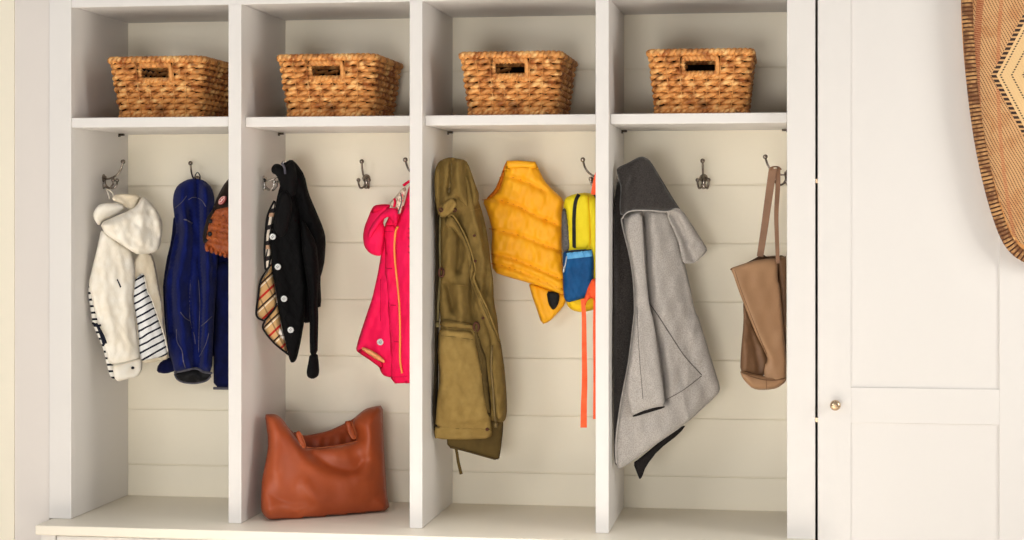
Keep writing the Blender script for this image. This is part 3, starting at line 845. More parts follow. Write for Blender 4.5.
fr = Cloth('front_panel', a((150, 120), (190, 160), (215, 260), (232, 400), (245, 545)) + b((250, 100), (246, 240), (232, 330), (212, 420), (200, 438), (184, 440), (174, 415), (150, 310), (132, 225), (118, 130), (96, 10)) + a((96, 480), (88, 420), (100, 350), (112, 270), (125, 190)), off(dk, -.014), black, J, T=.012, R=7, noise=.002, wl=12, xl=X1R + .006, wr=(10, .003, 30, .3, .6),
           folds=[(a((200, 300), (225, 500)) + b((238, 150), (225, 300)), .006, 4), (a((125, 400), (160, 540)) + b((190, 200)), -.004, 5)])
for q in (a((102, 390))[0], b((125, 8))[0], b((153, 152))[0], b((183, 292))[0]):
    button(J, fr, q[0], q[1], .0078, btnw, 'button', 'pearly white button', rimm=btnhole)
Cloth('sleeve', a((232, 300), (262, 350), (300, 420), (312, 545)) + b((312, 60), (304, 150), (308, 230), (306, 330), (304, 400), (270, 410), (268, 330), (268, 240), (262, 120), (245, 20)) + a((230, 420),), off(dk, -.030), black, J, T=.018, R=8, noise=.002, wr=(8, .004, 20, .5, .8), folds=[(a((270, 420), (285, 540)) + b((288, 200), (288, 380)), .005, 3)])
Cloth('knit_cuff', b((268, 402), (304, 396), (310, 440), (312, 480), (306, 502), (282, 514), (258, 505), (254, 480), (262, 440)), off(dk, -.026), blackplain, J, T=.018, R=7, noise=.001)
Cloth('collar', a((138, 190), (165, 180), (192, 230), (186, 290), (176, 345), (162, 380), (142, 396), (122, 380), (106, 350), (108, 310), (118, 250), (126, 215)), off(dk, -.030), blackplain, J, T=.014, R=6, noise=.001)
Cloth('collar_stand', a((95, 80), (110, 62), (132, 62), (152, 78), (172, 60), (190, 45), (205, 70), (215, 140), (205, 210), (165, 225), (140, 200), (133, 150), (118, 112), (98, 104)), off(dk, -.012), blackplain, J, T=.024, R=7, noise=.002, folds=[(a((160, 80), (170, 150), (165, 210)), -.010, 3)])
bm = bmesh.new(); tube(bm, spline([P(*q, .128) for q in a((142, 58), (150, 70), (156, 85), (158, 108))], 5), .0028, 6); link('hanging_loop', bm, greytrim, J)

# ------------------------------------------------------------------ pink jacket (bay 2, right)
a = lambda *p: zz(345, 155, 4.5, *p)
b = lambda *p: zz(345, 270, 4.5, *p)
J = thing('rain_jacket', 'hot pink hooded jacket with orange zip at the right of the second bay', 'jacket', P(400, 190, .2))
dp = plane((357, 300, .25), (410, 300, .17), (400, 200, .19))
kw = dict(xr=X2L - .004)
Cloth('back_lining', b((100, 330), (230, 330), (230, 470), (165, 468), (150, 430), (80, 372)), off(dp, .018), peach, J, T=.004, R=6, **kw)
Cloth('lining_print', b((160, 395), (225, 400), (228, 450), (168, 446)), off(dp, .006), floral, J, T=.004, R=4, **kw)
bd = Cloth('body', a((215, 240), (300, 220), (350, 260), (350, 545)) + b((350, 470), (206, 486), (166, 472), (158, 435), (110, 400), (70, 378), (48, 362), (58, 320), (80, 252), (104, 180), (122, 128), (140, 50)) + a((148, 530), (162, 450), (172, 330)), dp, pink, J, T=.010, R=8, noise=.003, wl=14, wr=(12, .0035, 34, -.1, .5),
           folds=[(a((185, 350), (172, 520)) + b((158, 100), (160, 330)), -.005, 3), (b((85, 250), (130, 268), (160, 270)), -.004, 2), (b((130, 120), (100, 240), (75, 330)), .005, 4), (b((180, 60), (185, 300)), .005, 4)],
           seams=[(b((160, 40), (160, 230)), .0007, 1)], **kw)
bd.obj.data.materials.append(pinkst.m)
Cloth('hem_facing', b((58, 362), (84, 352), (120, 372), (168, 402), (172, 470), (158, 440), (100, 398), (62, 374)), off(dp, -.012), pinkdk, J, T=.006, R=5, noise=.001, **kw)
Cloth('hem_lining', b((76, 346), (110, 356), (150, 380), (178, 404), (178, 420), (140, 404), (104, 378), (76, 360)), off(dp, -.022), peach, J, T=.002, R=2, noise=0, **kw)
button(J, bd, *b((159, 324))[0], .0085, btnw, 'button', 'round white button', rimm=btnhole)
rp = Cloth('right_front', a((236, 300), (262, 240), (285, 150), (300, 120), (350, 130), (350, 545)) + b((350, 506), (250, 512), (244, 300), (236, 100)) + a((224, 440), (226, 340)), 0, pink, J, on=bd, lift=.002, soft=.6, T=.009, R=6, noise=.002, wr=(8, .003, 34, 0, .3), folds=[(a((275, 250), (268, 500)) + b((270, 200), (275, 400)), .005, 4)], **kw)
pl = Cloth('placket', a((172, 318), (218, 314), (232, 330), (226, 430), (238, 545)) + b((242, 150), (250, 300), (262, 465), (290, 480), (292, 508), (206, 512), (206, 400), (200, 250), (186, 60)) + a((180, 520), (182, 420), (172, 350)), 0, pink, J, on=rp, lift=-.002, soft=.7, T=.006, R=4, noise=.001, folds=[(a((205, 330), (205, 520)) + b((222, 200), (232, 440)), .003, 3)],
           seams=[(a((178, 345), (215, 345)), .0007, 1), (a((188, 510), (212, 512)), .0008, 1), (b((206, 158), (228, 160)), .0009, 1), (b((222, 322), (244, 324)), .0009, 1), (b((206, 482), (286, 480)), .0007, 1)], **kw)
pl.obj.data.materials.append(pinkst.m)
bm = bmesh.new(); tube(bm, pl.path(a((238, 322), (228, 345), (223, 400), (224, 460), (232, 540)) + b((242, 120), (248, 250), (248, 400), (257, 464)), .0018), .0026, 8); link('zipper', bm, zipor, J)
Cloth('hood', a((104, 282), (118, 245), (132, 226), (170, 221), (205, 222), (200, 240), (170, 300), (180, 330), (172, 400), (163, 455), (135, 453), (108, 440), (86, 412), (80, 365), (88, 320)), off(dp, -.012), pink, J, T=.016, R=8, noise=.002, wr=(6, .004, 24, .4, .6), folds=[(a((180, 250), (130, 310), (105, 380)), .006, 4), (a((165, 320), (150, 430)), -.006, 3)], **kw)
Cloth('hood_inside', a((128, 228), (165, 224), (205, 224), (195, 240), (150, 256), (115, 265)), off(dp, -.026), pinkdk, J, T=.006, R=4, **kw)
Cloth('collar', a((160, 262), (200, 236), (232, 240), (242, 268), (236, 306), (222, 316), (204, 282), (185, 278), (150, 320), (112, 380), (98, 372), (115, 320)), off(dp, -.034), pink, J, T=.012, R=5, **kw)
Cloth('neck_lining', a((196, 222), (225, 190), (258, 150), (272, 142), (276, 160), (262, 220), (246, 274), (232, 240), (212, 236)), off(dp, -.030), floral, J, T=.008, R=5, folds=[(a((225, 200), (240, 250)), -.006, 2)], **kw)
bm = bmesh.new(); tube(bm, spline([P(*q, .15) for q in a((250, 170), (255, 205), (246, 240), (238, 264))], 5), .0014, 6); link('inner_cord', bm, greytrim, J)
bm = bmesh.new(); tube(bm, [P(*q, .155) for q in a((262, 138), (275, 128), (290, 118), (310, 112))], .0034, 8); tube(bm, [P(*q, .156) for q in a((222, 195), (226, 215), (220, 235))], .003, 8); link('hanging_loop', bm, pinkdk, J)
bm = bmesh.new()
for y in (330, 350, 372, 410, 438): tube(bm, rp.path(a((284, y), (292, y + 3)), .001), .0016, 6)
link('emblem', bm, pinkst, J, label='small darker pink chest mark')

# ------------------------------------------------------------------ olive parka (bay 3, left)
a = lambda *p: zz(425, 150, 4.5, *p)
m_ = lambda *p: zz(425, 260, 4.91, *p)
c = lambda *p: zz(425, 360, 4.5, *p)
J = thing('parka', 'olive green canvas parka with brass zip, hanging on the left of the third bay', 'coat', P(462, 200, .17))
do = plane((433, 300, .125), (507, 300, .21), (460, 170, .17))
kw = dict(xl=X2R + .004)
Cloth('back_body', a((42, 100), (60, 60), (70, 300), (70, 545)) + m_((75, 200), (66, 400)) + c((60, 100), (55, 355), (40, 350), (34, 200), (42, 60)) + m_((48, 300), (50, 100)) + a((48, 500), (44, 300)), off(do, .016), khakish, J, T=.008, R=5, **kw)
Cloth('inner_hem', c((98, 330), (160, 320), (280, 260), (350, 240), (353, 300), (342, 400), (333, 455), (250, 432), (165, 408), (100, 394)), off(do, .014), khakidk, J, T=.005, R=4, noise=.001, wr=(10, .002, 12, .8, .8))
bm = bmesh.new(); ih = Cloth('_', c((90, 330), (360, 330), (360, 460), (90, 460)), off(do, .004), None, None, T=0, noise=0, build=False)
tube(bm, ih.path(c((108, 386), (165, 400), (250, 424), (330, 447)), .0), .0008, 5); link('hem_stitching', bm, khakish, J)
bm = bmesh.new(); lathe(bm, [(.0055, 0), (.0055, .002), (.003, .003), (0, .003)], P(*c((320, 400))[0], .20), (0, -1, 0), 16); link('snap', bm, snap, J)
strap('waist_cord', c((130, 372), (142, 410), (150, 460), (163, 514)), (1.3, 1.5), khakidk, J, Y=.15)
bd = Cloth('body', a((110, 150), (150, 90), (200, 120), (232, 200), (262, 290), (285, 400), (300, 545)) + m_((336, 100), (338, 200), (356, 290), (362, 370), (388, 500)) + c((366, 130), (370, 220), (364, 268), (345, 284), (300, 270), (200, 290), (80, 290), (66, 100)) + m_((66, 400), (78, 330), (70, 200), (72, 60)) + a((70, 480), (66, 330), (80, 260)), do, khaki, J, T=.024, R=12, noise=.003, wl=14, wr=(26, .006, 44, .1, .35),
           folds=[(a((190, 110), (215, 260), (255, 420), (270, 540)), .024, 4), (a((215, 140), (250, 300), (275, 480)) + m_((300, 150)), -.030, 3), (a((150, 290), (160, 420), (150, 540)), -.030, 4), (m_((110, 120), (135, 240)), -.030, 3.5), (m_((165, 130), (175, 290)), .014, 4), (m_((230, 100), (235, 290)), -.034, 4), (a((110, 330), (100, 520)), .007, 4), (c((330, 20), (340, 240)), .005, 4), (m_((300, 160), (330, 420)), -.008, 3)],
           seams=[(a((205, 274), (248, 262)), .0009, 1), (m_((140, 122), (215, 128)), .0008, 1)], **kw)
bd.obj.data.materials.append(khakilt.m)
lo = Cloth('lower_front', m_((72, 335), (160, 345), (240, 352), (262, 440), (285, 540)) + c((262, 80), (290, 200), (302, 300), (300, 322), (180, 318), (46, 312), (52, 200), (66, 80)) + m_((62, 460), (64, 380)), 0, khakilt, J, on=bd, lift=.003, soft=.5, T=.010, R=5, noise=.002, wl=20, wr=(16, .0025, 26, .6, 1.0),
           folds=[(m_((72, 368), (150, 376), (235, 388)), -.006, 1.6), (c((60, 240), (170, 235), (280, 240)), -.003, 3), (m_((250, 380), (275, 480)) + c((262, 100), (285, 230)), -.009, 3), (c((130, 30), (140, 200)), .005, 8)], **kw)
bm = bmesh.new(); tube(bm, lo.path(m_((80, 372), (150, 379), (236, 392)), .0), .0008, 5); tube(bm, lo.path(c((58, 304), (170, 310), (292, 312)), -.001), .0012, 5); link('pocket_stitching', bm, khakidk, J)
wb = Cloth('waistband', m_((72, 298), (100, 290), (160, 300), (240, 312), (246, 340), (160, 336), (76, 328)), 0, khaki, J, on=lo, lift=.002, soft=.6, T=.007, R=4, noise=.001, wr=(12, .002, 10, 0, .2), **kw)
bm = bmesh.new(); tube(bm, wb.path(m_((80, 302), (160, 310), (236, 320)), .0004), .0007, 5); link('waistband_stitching', bm, khakidk, J)
hm = Cloth('hem_band', c((48, 292), (170, 302), (302, 304), (300, 352), (180, 360), (48, 356), (42, 330)), 0, khakilt, J, on=lo, lift=-.004, soft=.5, T=.008, R=4, noise=.001, wr=(14, .0015, 9, 0, .2), folds=[(c((50, 318), (180, 326), (298, 326)), -.002, 1.2)], **kw)
fl = Cloth('front_flap', a((84, 322), (100, 296), (122, 292), (160, 345), (196, 420), (230, 545)) + m_((232, 70), (270, 160), (310, 240), (345, 335), (372, 400), (384, 480)) + c((352, 60), (366, 140), (366, 240), (340, 276), (318, 262), (306, 120), (296, 20)) + m_((320, 440), (325, 390), (290, 300), (250, 200), (212, 60)) + a((198, 520), (175, 420), (130, 355), (100, 345)), 0, khaki, J, on=bd, lift=.008, soft=.6, T=.009, R=3.5, noise=.002, wr=(12, .003, 18, .8, .5),
           folds=[(m_((225, 30), (300, 240), (350, 380)), .004, 2)], **kw)
bm = bmesh.new(); tube(bm, fl.path(a((124, 304), (165, 372), (206, 470)) + m_((226, 80), (285, 230), (338, 350)), .0), .0009, 5); link('flap_stitching', bm, khakidk, J)
bm = bmesh.new(); tube(bm, fl.path(a((103, 300), (124, 294), (160, 346), (195, 420), (226, 530)) + m_((240, 90), (270, 163), (308, 243), (343, 337), (368, 400)), .001), .0021, 6); link('flap_edge', bm, khakilt, J)
for q in (a((226, 500))[0], m_((285, 285))[0], a((222, 385))[0]):
    bm = bmesh.new(); lathe(bm, [(.0035, -.003), (.0035, .0015), (.002, .0022), (0, .0022)], fl.at(*q, .001), (0, -1, 0), 12); link('snap', bm, snap, J)
bm = bmesh.new(); tube(bm, fl.path(m_((330, 420),) + c((298, 30), (306, 130), (312, 230), (318, 282)), .0016), .0026, 6); zp = link('zipper', bm, zipbr, J)
bm = bmesh.new(); q = fl.at(*c((318, 292))[0], .004); lathe(bm, [(.0035, -.007), (.0045, 0), (.0035, .007), (0, .008)], q, (0, 0, 1), 12); link('zip_pull', bm, zipbr, zp)
bm = bmesh.new(); lathe(bm, [(.0045, 0), (.0045, .002), (.003, .003), (0, .003)], hm.at(*c((280, 312))[0], .001), (0, -1, 0), 14); link('snap', bm, snap, J)
Cloth('pocket_edge', m_((240, 345), (262, 360), (280, 430), (300, 475), (306, 545)) + c((282, 60), (300, 240), (288, 262), (270, 200), (250, 40)) + m_((262, 470), (248, 400)), 0, khakidk, J, on=lo, lift=.001, soft=.8, T=.006, R=4, noise=.002, wl=6, wr=(12, .003, 8, 1.4, .3))
bm = bmesh.new(); q = wb.at(*m_((252, 328))[0], .006); ring = [q + Vector((.0085 * math.cos(t) * .75, 0, .0105 * math.sin(t))) for t in [k * math.pi / 8 for k in range(16)]]; tube(bm, ring, .0032, 8, closed=True); tg_ = link('drawcord_toggle', bm, snap, J)
bm = bmesh.new(); tube(bm, spline([P(*p, .115) for p in m_((252, 318), (250, 350), (262, 400), (280, 470), (274, 540))], 5), .0016, 6); link('drawcord', bm, khakidk, J)
lc = [a((68, 300))[0], a((66, 420))[0], a((68, 520))[0], m_((74, 80))[0], m_((66, 200))[0], m_((62, 300))[0]]
lg = Cloth('_', [(430, 150), (450, 150), (450, 350), (430, 350)], off(do, -.03), None, None, T=0, noise=0, build=False, **kw)
bm = bmesh.new(); tube(bm, lg.path(lc), .0026, 6); link('hood_cord', bm, cordm, J)
bm = bmesh.new(); q = lg.at(*m_((80, 62))[0], .004); tube(bm, [q + Vector((.006 * math.cos(t), 0, .010 * math.sin(t))) for t in [k * math.pi / 8 for k in range(16)]], .0032, 8, closed=True); link('cord_lock', bm, snap, J)
bm = bmesh.new(); q = lg.at(*m_((62, 318))[0], .003); lathe(bm, [(.004, -.006), (.005, 0), (.004, .006), (0, .0065)], q, (0, 0, 1), 12); link('cord_stopper', bm, cordm, J)
hd = Cloth('hood', a((40, 130), (46, 85), (62, 52), (85, 40), (112, 32), (148, 38), (184, 45), (202, 80), (222, 140), (248, 210), (225, 262), (190, 268), (150, 210), (135, 225), (105, 255), (70, 305), (55, 280), (46, 220)), off(do, -.026), khaki, J, T=.026, R=10, noise=.002, wl=9, wr=(12, .005, 36, .1, .25),
           folds=[(a((75, 60), (70, 150), (78, 250)), -.026, 2.4), (a((118, 45), (118, 110), (108, 190)), -.032, 2.5), (a((100, 50), (98, 150)), .007, 3), (a((150, 50), (150, 140), (160, 220)), .014, 3), (a((178, 55), (192, 140), (205, 240)), -.032, 2.6), (a((54, 90), (52, 200)), .006, 2.5)], **kw)
cp = Cloth('collar_tab', a((60, 258), (85, 238), (120, 218), (142, 226), (146, 252), (130, 275), (100, 300), (70, 306)), 0, khakilt, J, on=hd, lift=.004, soft=.5, T=.007, R=5, noise=.001, **kw)
for q in ((72, 270), (133, 270)):
    bm = bmesh.new(); p = cp.at(*a(q)[0], .002); tube(bm, [p + Vector((.0042 * math.cos(t), 0, .0042 * math.sin(t))) for t in [k * math.pi / 6 for k in range(12)]], .002, 8, closed=True); link('snap', bm, snap, J)
bm = bmesh.new(); tube(bm, hd.path(a((120, 60), (118, 110), (108, 180)), .002), .0024, 6); zp = link('collar_zipper', bm, zipbr, J)
bm = bmesh.new(); q = hd.at(*a((107, 190))[0], .004); lathe(bm, [(.003, -.010), (.0052, -.004), (.004, .004), (.0055, .009), (0, .011)], q, (.15, 0, 1), 12); link('zip_pull', bm, zipbr, zp)
# ------------------------------------------------------------------ yellow vest (bay 3, back)
a = lambda *p: zz(475, 150, 3.0, *p)
J = thing('puffer_vest', 'amber yellow quilted puffer vest hanging on the back between parka and backpack', 'vest', P(530, 190, .31))
dv = lambda u, v: .322 + 0 * u
ql = [a((72, 82), (110, 82), (160, 98), (212, 125)), a((22, 150), (60, 148), (120, 165), (180, 195), (255, 228)), a((42, 236), (95, 246), (150, 262), (205, 284), (262, 304)), a((48, 312), (100, 322), (160, 344), (215, 368), (268, 392)), a((48, 340), (100, 352), (160, 374), (215, 398), (270, 420))]
Cloth('right_front', a((160, 395), (215, 415), (272, 432), (272, 460), (250, 488), (222, 516), (200, 523), (186, 480), (170, 435)), off(dv, .012), vestm, J, T=.008, R=5, noise=.002, wr=(6, .003, 14, .3, .7), folds=[(a((178, 420), (205, 500)), .004, 3)])
Cloth('black_lining', a((214, 424), (240, 424), (254, 432), (252, 456), (242, 476), (232, 480), (220, 462)), off(dv, -.001), blk, J, T=.004, R=3, noise=.001)
Cloth('armhole_edge', a((60, 118), (72, 90), (92, 36), (98, 34), (86, 92), (74, 128), (48, 146), (30, 150)), off(dv, .006), vestin, J, T=.008, R=4, noise=0)
bd = Cloth('back_panel', a((94, 33), (130, 31), (182, 36), (192, 58), (208, 92), (232, 118), (268, 150), (262, 178), (262, 235), (258, 290), (264, 360), (270, 428), (268, 436), (215, 416), (160, 398), (100, 382), (54, 366), (48, 310), (52, 240), (38, 190), (22, 150), (48, 144), (70, 125), (84, 88)), off(dv, -.004), vestm, J, T=.022, R=8, noise=.003, wl=13, wr=(34, .0035, 12, .3, .7),
           folds=[(q, -.014, 1.7) for q in ql] + [(a((240, 180), (215, 210), (190, 205)), -.004, 2), (a((225, 290), (240, 265)), -.004, 2), (a((60, 180), (90, 200), (120, 190)), .003, 5)],
           seams=[(q, .0008, 1) for q in ql], rim=.6)
bd.obj.data.materials.append(vestst.m)
Cloth('collar', a((95, 32), (130, 31), (181, 35), (190, 58), (140, 54), (91, 58)), off(dv, -.026), vestm, J, T=.006, R=3, noise=.001, smooth=0)

# ------------------------------------------------------------------ backpack (bay 3, right)
a = lambda *p: zz(550, 150, 3.18, *p)
b = lambda *p: zz(550, 270, 3.18, *p)
J = thing('backpack', 'small yellow and blue backpack with orange straps hanging beside the yellow vest', 'backpack', P(585, 200, .2))
kb_ = lambda u, v: .215 + 0 * u
kw = dict(xr=X3L - .004)
bk = Cloth('pack_body', a((42, 180), (48, 152), (75, 140), (120, 134), (160, 150), (170, 300), (168, 480), (120, 505), (70, 500), (50, 480), (42, 330)), off(kb_, -.010), yel, J, T=.05, R=10, back=.06, noise=.002, **kw)
Cloth('mesh_side', a((38, 192), (48, 182), (58, 215), (66, 260), (70, 316), (54, 326), (40, 326), (36, 260)), off(kb_, -.044), meshm, J, T=.014, R=5, noise=.001, **kw)
fp = Cloth('front_panel', a((46, 160), (52, 150), (76, 142), (112, 138), (126, 150), (132, 220), (134, 320), (68, 322), (64, 262), (54, 205)), off(kb_, -.052), yel, J, T=.012, R=6, noise=.001, **kw)
strap('zip_tape', a((92, 141), (82, 162), (77, 200), (76, 250), (77, 312)), 1.75, blk, J, cl=fp, thick=.003, lift=.0015)
Cloth('bottom_panel', a((50, 470), (140, 450), (165, 470), (165, 495), (140, 508), (100, 517), (70, 510), (54, 494)), off(kb_, -.040), yeldk, J, T=.026, R=9, noise=.001, **kw)
pk = Cloth('front_pocket', a((40, 330), (48, 320), (132, 314), (140, 345), (138, 440), (132, 462), (90, 476), (54, 486), (42, 465)), off(kb_, -.066), pbl, J, T=.014, R=5, noise=.002, wl=9, wr=(8, .003, 16, .2, .6), **kw)
strap('pocket_trim', a((54, 337), (90, 333), (134, 328)), 3.2, lbl, J, cl=pk, thick=.002, lift=.001)
bm = bmesh.new(); tube(bm, pk.path(a((50, 326), (90, 322), (130, 318)), .001), .0024, 6); zp = link('pocket_zipper', bm, blk, J)
bm = bmesh.new(); tube(bm, pk.path(a((53, 338), (50, 358), (43, 386)), .003), .0016, 8); lathe(bm, [(.002, -.006), (.0032, 0), (.0032, .008), (0, .009)], pk.at(*a((44, 382))[0], .004), (.2, 0, 1), 10); link('zip_pull', bm, silver, zp)
strap('shoulder_edge', a((122, 150), (126, 220), (128, 312)), .7, yeldk, J, cl=fp, thick=.003, lift=.001)
strap('carry_loop', a((152, 66), (144, 95), (137, 142)), (1.6, 2.2), orangew, J, Y=.17, thick=.004)
Cloth('back_padding', a((136, 140), (150, 138), (160, 200), (156, 260), (140, 240)), off(kb_, -.03), blk, J, T=.02, R=4, noise=0, **kw)
Cloth('knotted_strap', a((104, 486), (112, 462), (124, 428), (134, 410), (146, 408), (160, 440), (158, 476), (146, 484), (134, 470), (118, 478), (112, 500)), off(kb_, -.092), orangew, J, T=.008, R=4, noise=.003, wl=6, folds=[(a((128, 430), (130, 470)), -.006, 2)], **kw)
strap('long_strap', b((104, 92), (108, 150), (109, 250), (110, 350), (108, 420), (107, 501)), (1.9, 3.2), orangew, J, Y=.118, thick=.002, yend=.17)
strap('short_strap', b((143, 90), (142, 200), (143, 330), (142, 474)), 1.6, orangew, J, Y=.135, thick=.002, yend=.17)

# ------------------------------------------------------------------ grey coat (bay 4, left)
a = lambda *p: zz(605, 150, 3.375, *p)
b = lambda *p: zz(605, 300, 3.0, *p)
J = thing('wool_coat', 'two-tone grey wool coat with charcoal collar, tallest garment in the rightmost bay', 'coat', P(640, 190, .17))
dc = plane((614, 320, .105), (720, 320, .25), (640, 160, .17))
kw = dict(xl=X3R + .004)
Cloth('underside_corner', b((84, 488), (100, 478), (200, 395), (245, 372), (225, 400), (160, 450), (122, 500), (112, 530), (104, 539), (98, 525)), off(dc, .018), gdk, J, T=.004, R=4, noise=.001)
Cloth('inside_front', a((32, 130), (60, 80), (100, 210), (110, 545)) + b((98, 60), (80, 150), (52, 300), (36, 500), (28, 488), (26, 380), (25, 200), (26, 30)) + a((30, 540), (30, 300)), off(dc, .006), gd, J, T=.010, R=6, noise=.002, folds=[(a((55, 220), (48, 500)), -.008, 3)], **kw)
bd = Cloth('body', a((62, 225), (90, 207), (150, 200), (212, 204), (235, 260), (258, 335), (285, 450), (304, 545)) + b((282, 55), (305, 130), (328, 205), (346, 262), (342, 278), (325, 296), (240, 374), (140, 442), (44, 510), (34, 498), (31, 440), (46, 310), (68, 200), (84, 60)) + a((102, 480), (92, 400), (74, 310), (62, 260)), off(dc, -.006), gl, J, T=.012, R=8, noise=.004, wl=26, wr=(10, .004, 60, -.05, .3),
           folds=[(a((130, 215), (138, 330), (153, 540)) + b((165, 150), (182, 300)), -.045, 2.6), (a((82, 240), (100, 380), (112, 520)), .010, 4), (a((165, 215), (175, 380), (200, 540)), .012, 9), (a((225, 260), (255, 400), (280, 540)), -.006, 5), (b((290, 110), (330, 250)), .006, 6), (b((60, 420), (120, 400), (190, 400)), .004, 8)],
           seams=[(b((133, 10), (160, 48), (200, 110), (240, 170), (290, 225)), .0011, 1), (b((182, 300), (235, 270), (290, 228)), .0009, 1)])
bd.obj.data.materials.append(gst.m)
bm = bmesh.new(); tube(bm, bd.path(a((66, 215), (56, 235), (66, 285), (84, 360), (96, 440), (100, 530)) + b((86, 60), (70, 190), (47, 310), (33, 420), (34, 490)), .002), .0022, 6); link('raw_edge', bm, gedge, J)
sl = Cloth('sleeve', a((76, 216), (124, 208), (130, 300), (137, 420), (150, 530)) + b((146, 60), (160, 180), (174, 260), (180, 318), (150, 322), (110, 334), (80, 348), (72, 320), (62, 265), (74, 180), (90, 60)) + a((103, 480), (96, 410), (82, 340), (66, 270)), off(dc, -.036), gl, J, T=.012, R=4, noise=.002, wl=16, wr=(6, .003, 40, .1, .4), folds=[(b((98, 40), (108, 180), (115, 300)), .006, 4), (b((140, 60), (160, 220)), -.004, 3)])
Cloth('sleeve_opening', b((82, 346), (130, 326), (180, 317), (178, 324), (130, 338), (84, 352)), off(dc, -.024), gdk, J, T=.005, R=3, noise=0)
bm = bmesh.new(); tube(bm, sl.path(b((96, 20), (102, 150), (114, 296)), .0004), .0007, 5); link('sleeve_seam', bm, gst, J)
Cloth('collar_underside', a((165, 55), (205, 122), (240, 180), (290, 250), (346, 334), (330, 345), (285, 280), (240, 215), (180, 130)), off(dc, -.012), gdk, J, T=.006, R=4, noise=0)
Cloth('lapel', a((206, 206), (230, 196), (252, 196), (272, 218), (300, 262), (325, 300), (347, 336), (336, 352), (305, 380), (286, 385), (264, 382), (256, 350), (250, 318), (232, 270), (216, 238)), off(dc, -.028), gl, J, T=.008, R=5, noise=.002, folds=[(a((225, 220), (265, 290), (295, 370)), -.026, 3), (a((255, 215), (300, 300)), .006, 4), (a((285, 320), (290, 375)), .006, 3)])
cl = Cloth('collar', a((38, 68), (44, 58), (80, 42), (108, 26), (126, 21), (146, 30), (164, 52), (200, 118), (234, 172), (254, 200), (232, 198), (210, 208), (150, 203), (92, 204), (66, 216), (54, 236), (48, 190), (54, 130), (46, 100)), off(dc, -.044), gd, J, T=.014, R=7, noise=.002, wl=12, wr=(6, .004, 30, -.2, .5), folds=[(a((100, 35), (70, 100), (58, 200)), .006, 4), (a((60, 75), (85, 60)), -.008, 3), (a((150, 60), (200, 170)), -.004, 4)], **kw)
bm = bmesh.new(); tube(bm, cl.path(a((58, 232), (68, 216), (92, 205), (150, 204), (210, 208), (234, 199), (252, 200)), .001), .0018, 6); link('collar_edge', bm, gedge, J)

# ------------------------------------------------------------------ tan tote hanging (bay 4, right)
a = lambda *p: zz(720, 150, 4.15, *p)
b = lambda *p: zz(720, 270, 4.15, *p)
J = thing('tote_bag', 'tan leather tote bag hanging by its long straps at the far right', 'bag', P(772, 200, .2))
dt = plane((731, 270, .17), (786, 270, .23), (765, 380, .20))
kw = dict(xr=X4 - .003)
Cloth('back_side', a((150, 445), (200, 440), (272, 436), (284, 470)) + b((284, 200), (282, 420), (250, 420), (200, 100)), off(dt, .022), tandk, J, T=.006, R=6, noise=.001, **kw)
Cloth('inside', a((60, 492), (150, 448), (176, 430), (200, 448), (240, 442), (240, 470), (120, 500)), off(dt, .012), tanin, J, T=.006, R=4, noise=0, **kw)
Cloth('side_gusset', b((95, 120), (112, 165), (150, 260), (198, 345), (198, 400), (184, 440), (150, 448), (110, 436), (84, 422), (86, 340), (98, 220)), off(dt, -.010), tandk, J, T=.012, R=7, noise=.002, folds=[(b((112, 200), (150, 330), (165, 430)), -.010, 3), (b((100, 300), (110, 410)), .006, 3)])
fp = Cloth('front_panel', a((38, 492), (90, 474), (150, 456), (200, 450), (238, 450), (240, 545)) + b((248, 60), (262, 220), (276, 380), (278, 456), (240, 470), (182, 468), (184, 400), (198, 372), (186, 340), (150, 270), (110, 170), (75, 80), (50, 5)), off(dt, -.028), tan, J, T=.008, R=4, noise=.002, wl=24, folds=[(b((170, 330), (200, 390), (185, 440)), -.006, 3), (b((90, 60), (150, 230), (200, 340)), .004, 5), (a((120, 480), (180, 470), (230, 480)), .002, 5)], **kw)
bm = bmesh.new(); tube(bm, fp.path(a((62, 500),) + b((64, 10), (90, 90), (125, 180), (165, 280), (194, 350)), .0004), .0008, 5); link('edge_stitching', bm, tandk, J)
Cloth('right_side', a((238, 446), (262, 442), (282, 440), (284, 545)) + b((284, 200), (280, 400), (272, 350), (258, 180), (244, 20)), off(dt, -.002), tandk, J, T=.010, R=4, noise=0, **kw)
bp = Cloth('base', b((82, 416), (110, 424), (160, 436), (200, 442), (240, 442), (278, 434), (274, 464), (236, 492), (190, 498), (150, 497), (125, 485), (92, 448)), off(dt, -.024), tan, J, T=.016, R=6, noise=.001, **kw)
bm = bmesh.new(); tube(bm, bp.path(b((88, 424), (130, 442), (180, 455), (236, 457), (274, 448)), .0008), .0012, 5); tube(bm, bp.path(b((192, 458), (193, 495)), .0006), .0008, 5); link('base_seam', bm, tandk, J)
strap('strap', a((220, 76), (210, 140), (196, 240), (182, 340), (166, 442)), (4.1, 3.3), tanst, J, Y=.165, thick=.004, yend=.19)
strap('strap', a((240, 76), (240, 150), (234, 260), (236, 360), (240, 470)), (2.6, 1.9), tanst, J, Y=.178, thick=.004, yend=.17)
bm = bmesh.new(); t0, t1 = P(*a((208, 76))[0], .165), P(*a((250, 76))[0], .178)
tube(bm, spline([t0 + Vector((0, 0, -.004)), t0 + Vector((.006, 0, .003)), t1 + Vector((-.006, 0, .003)), t1 + Vector((0, 0, -.004))], 5), .005, 8, flat=(Vector((0, 0, 1)), .4)); link('strap_bend', bm, tanst, J)

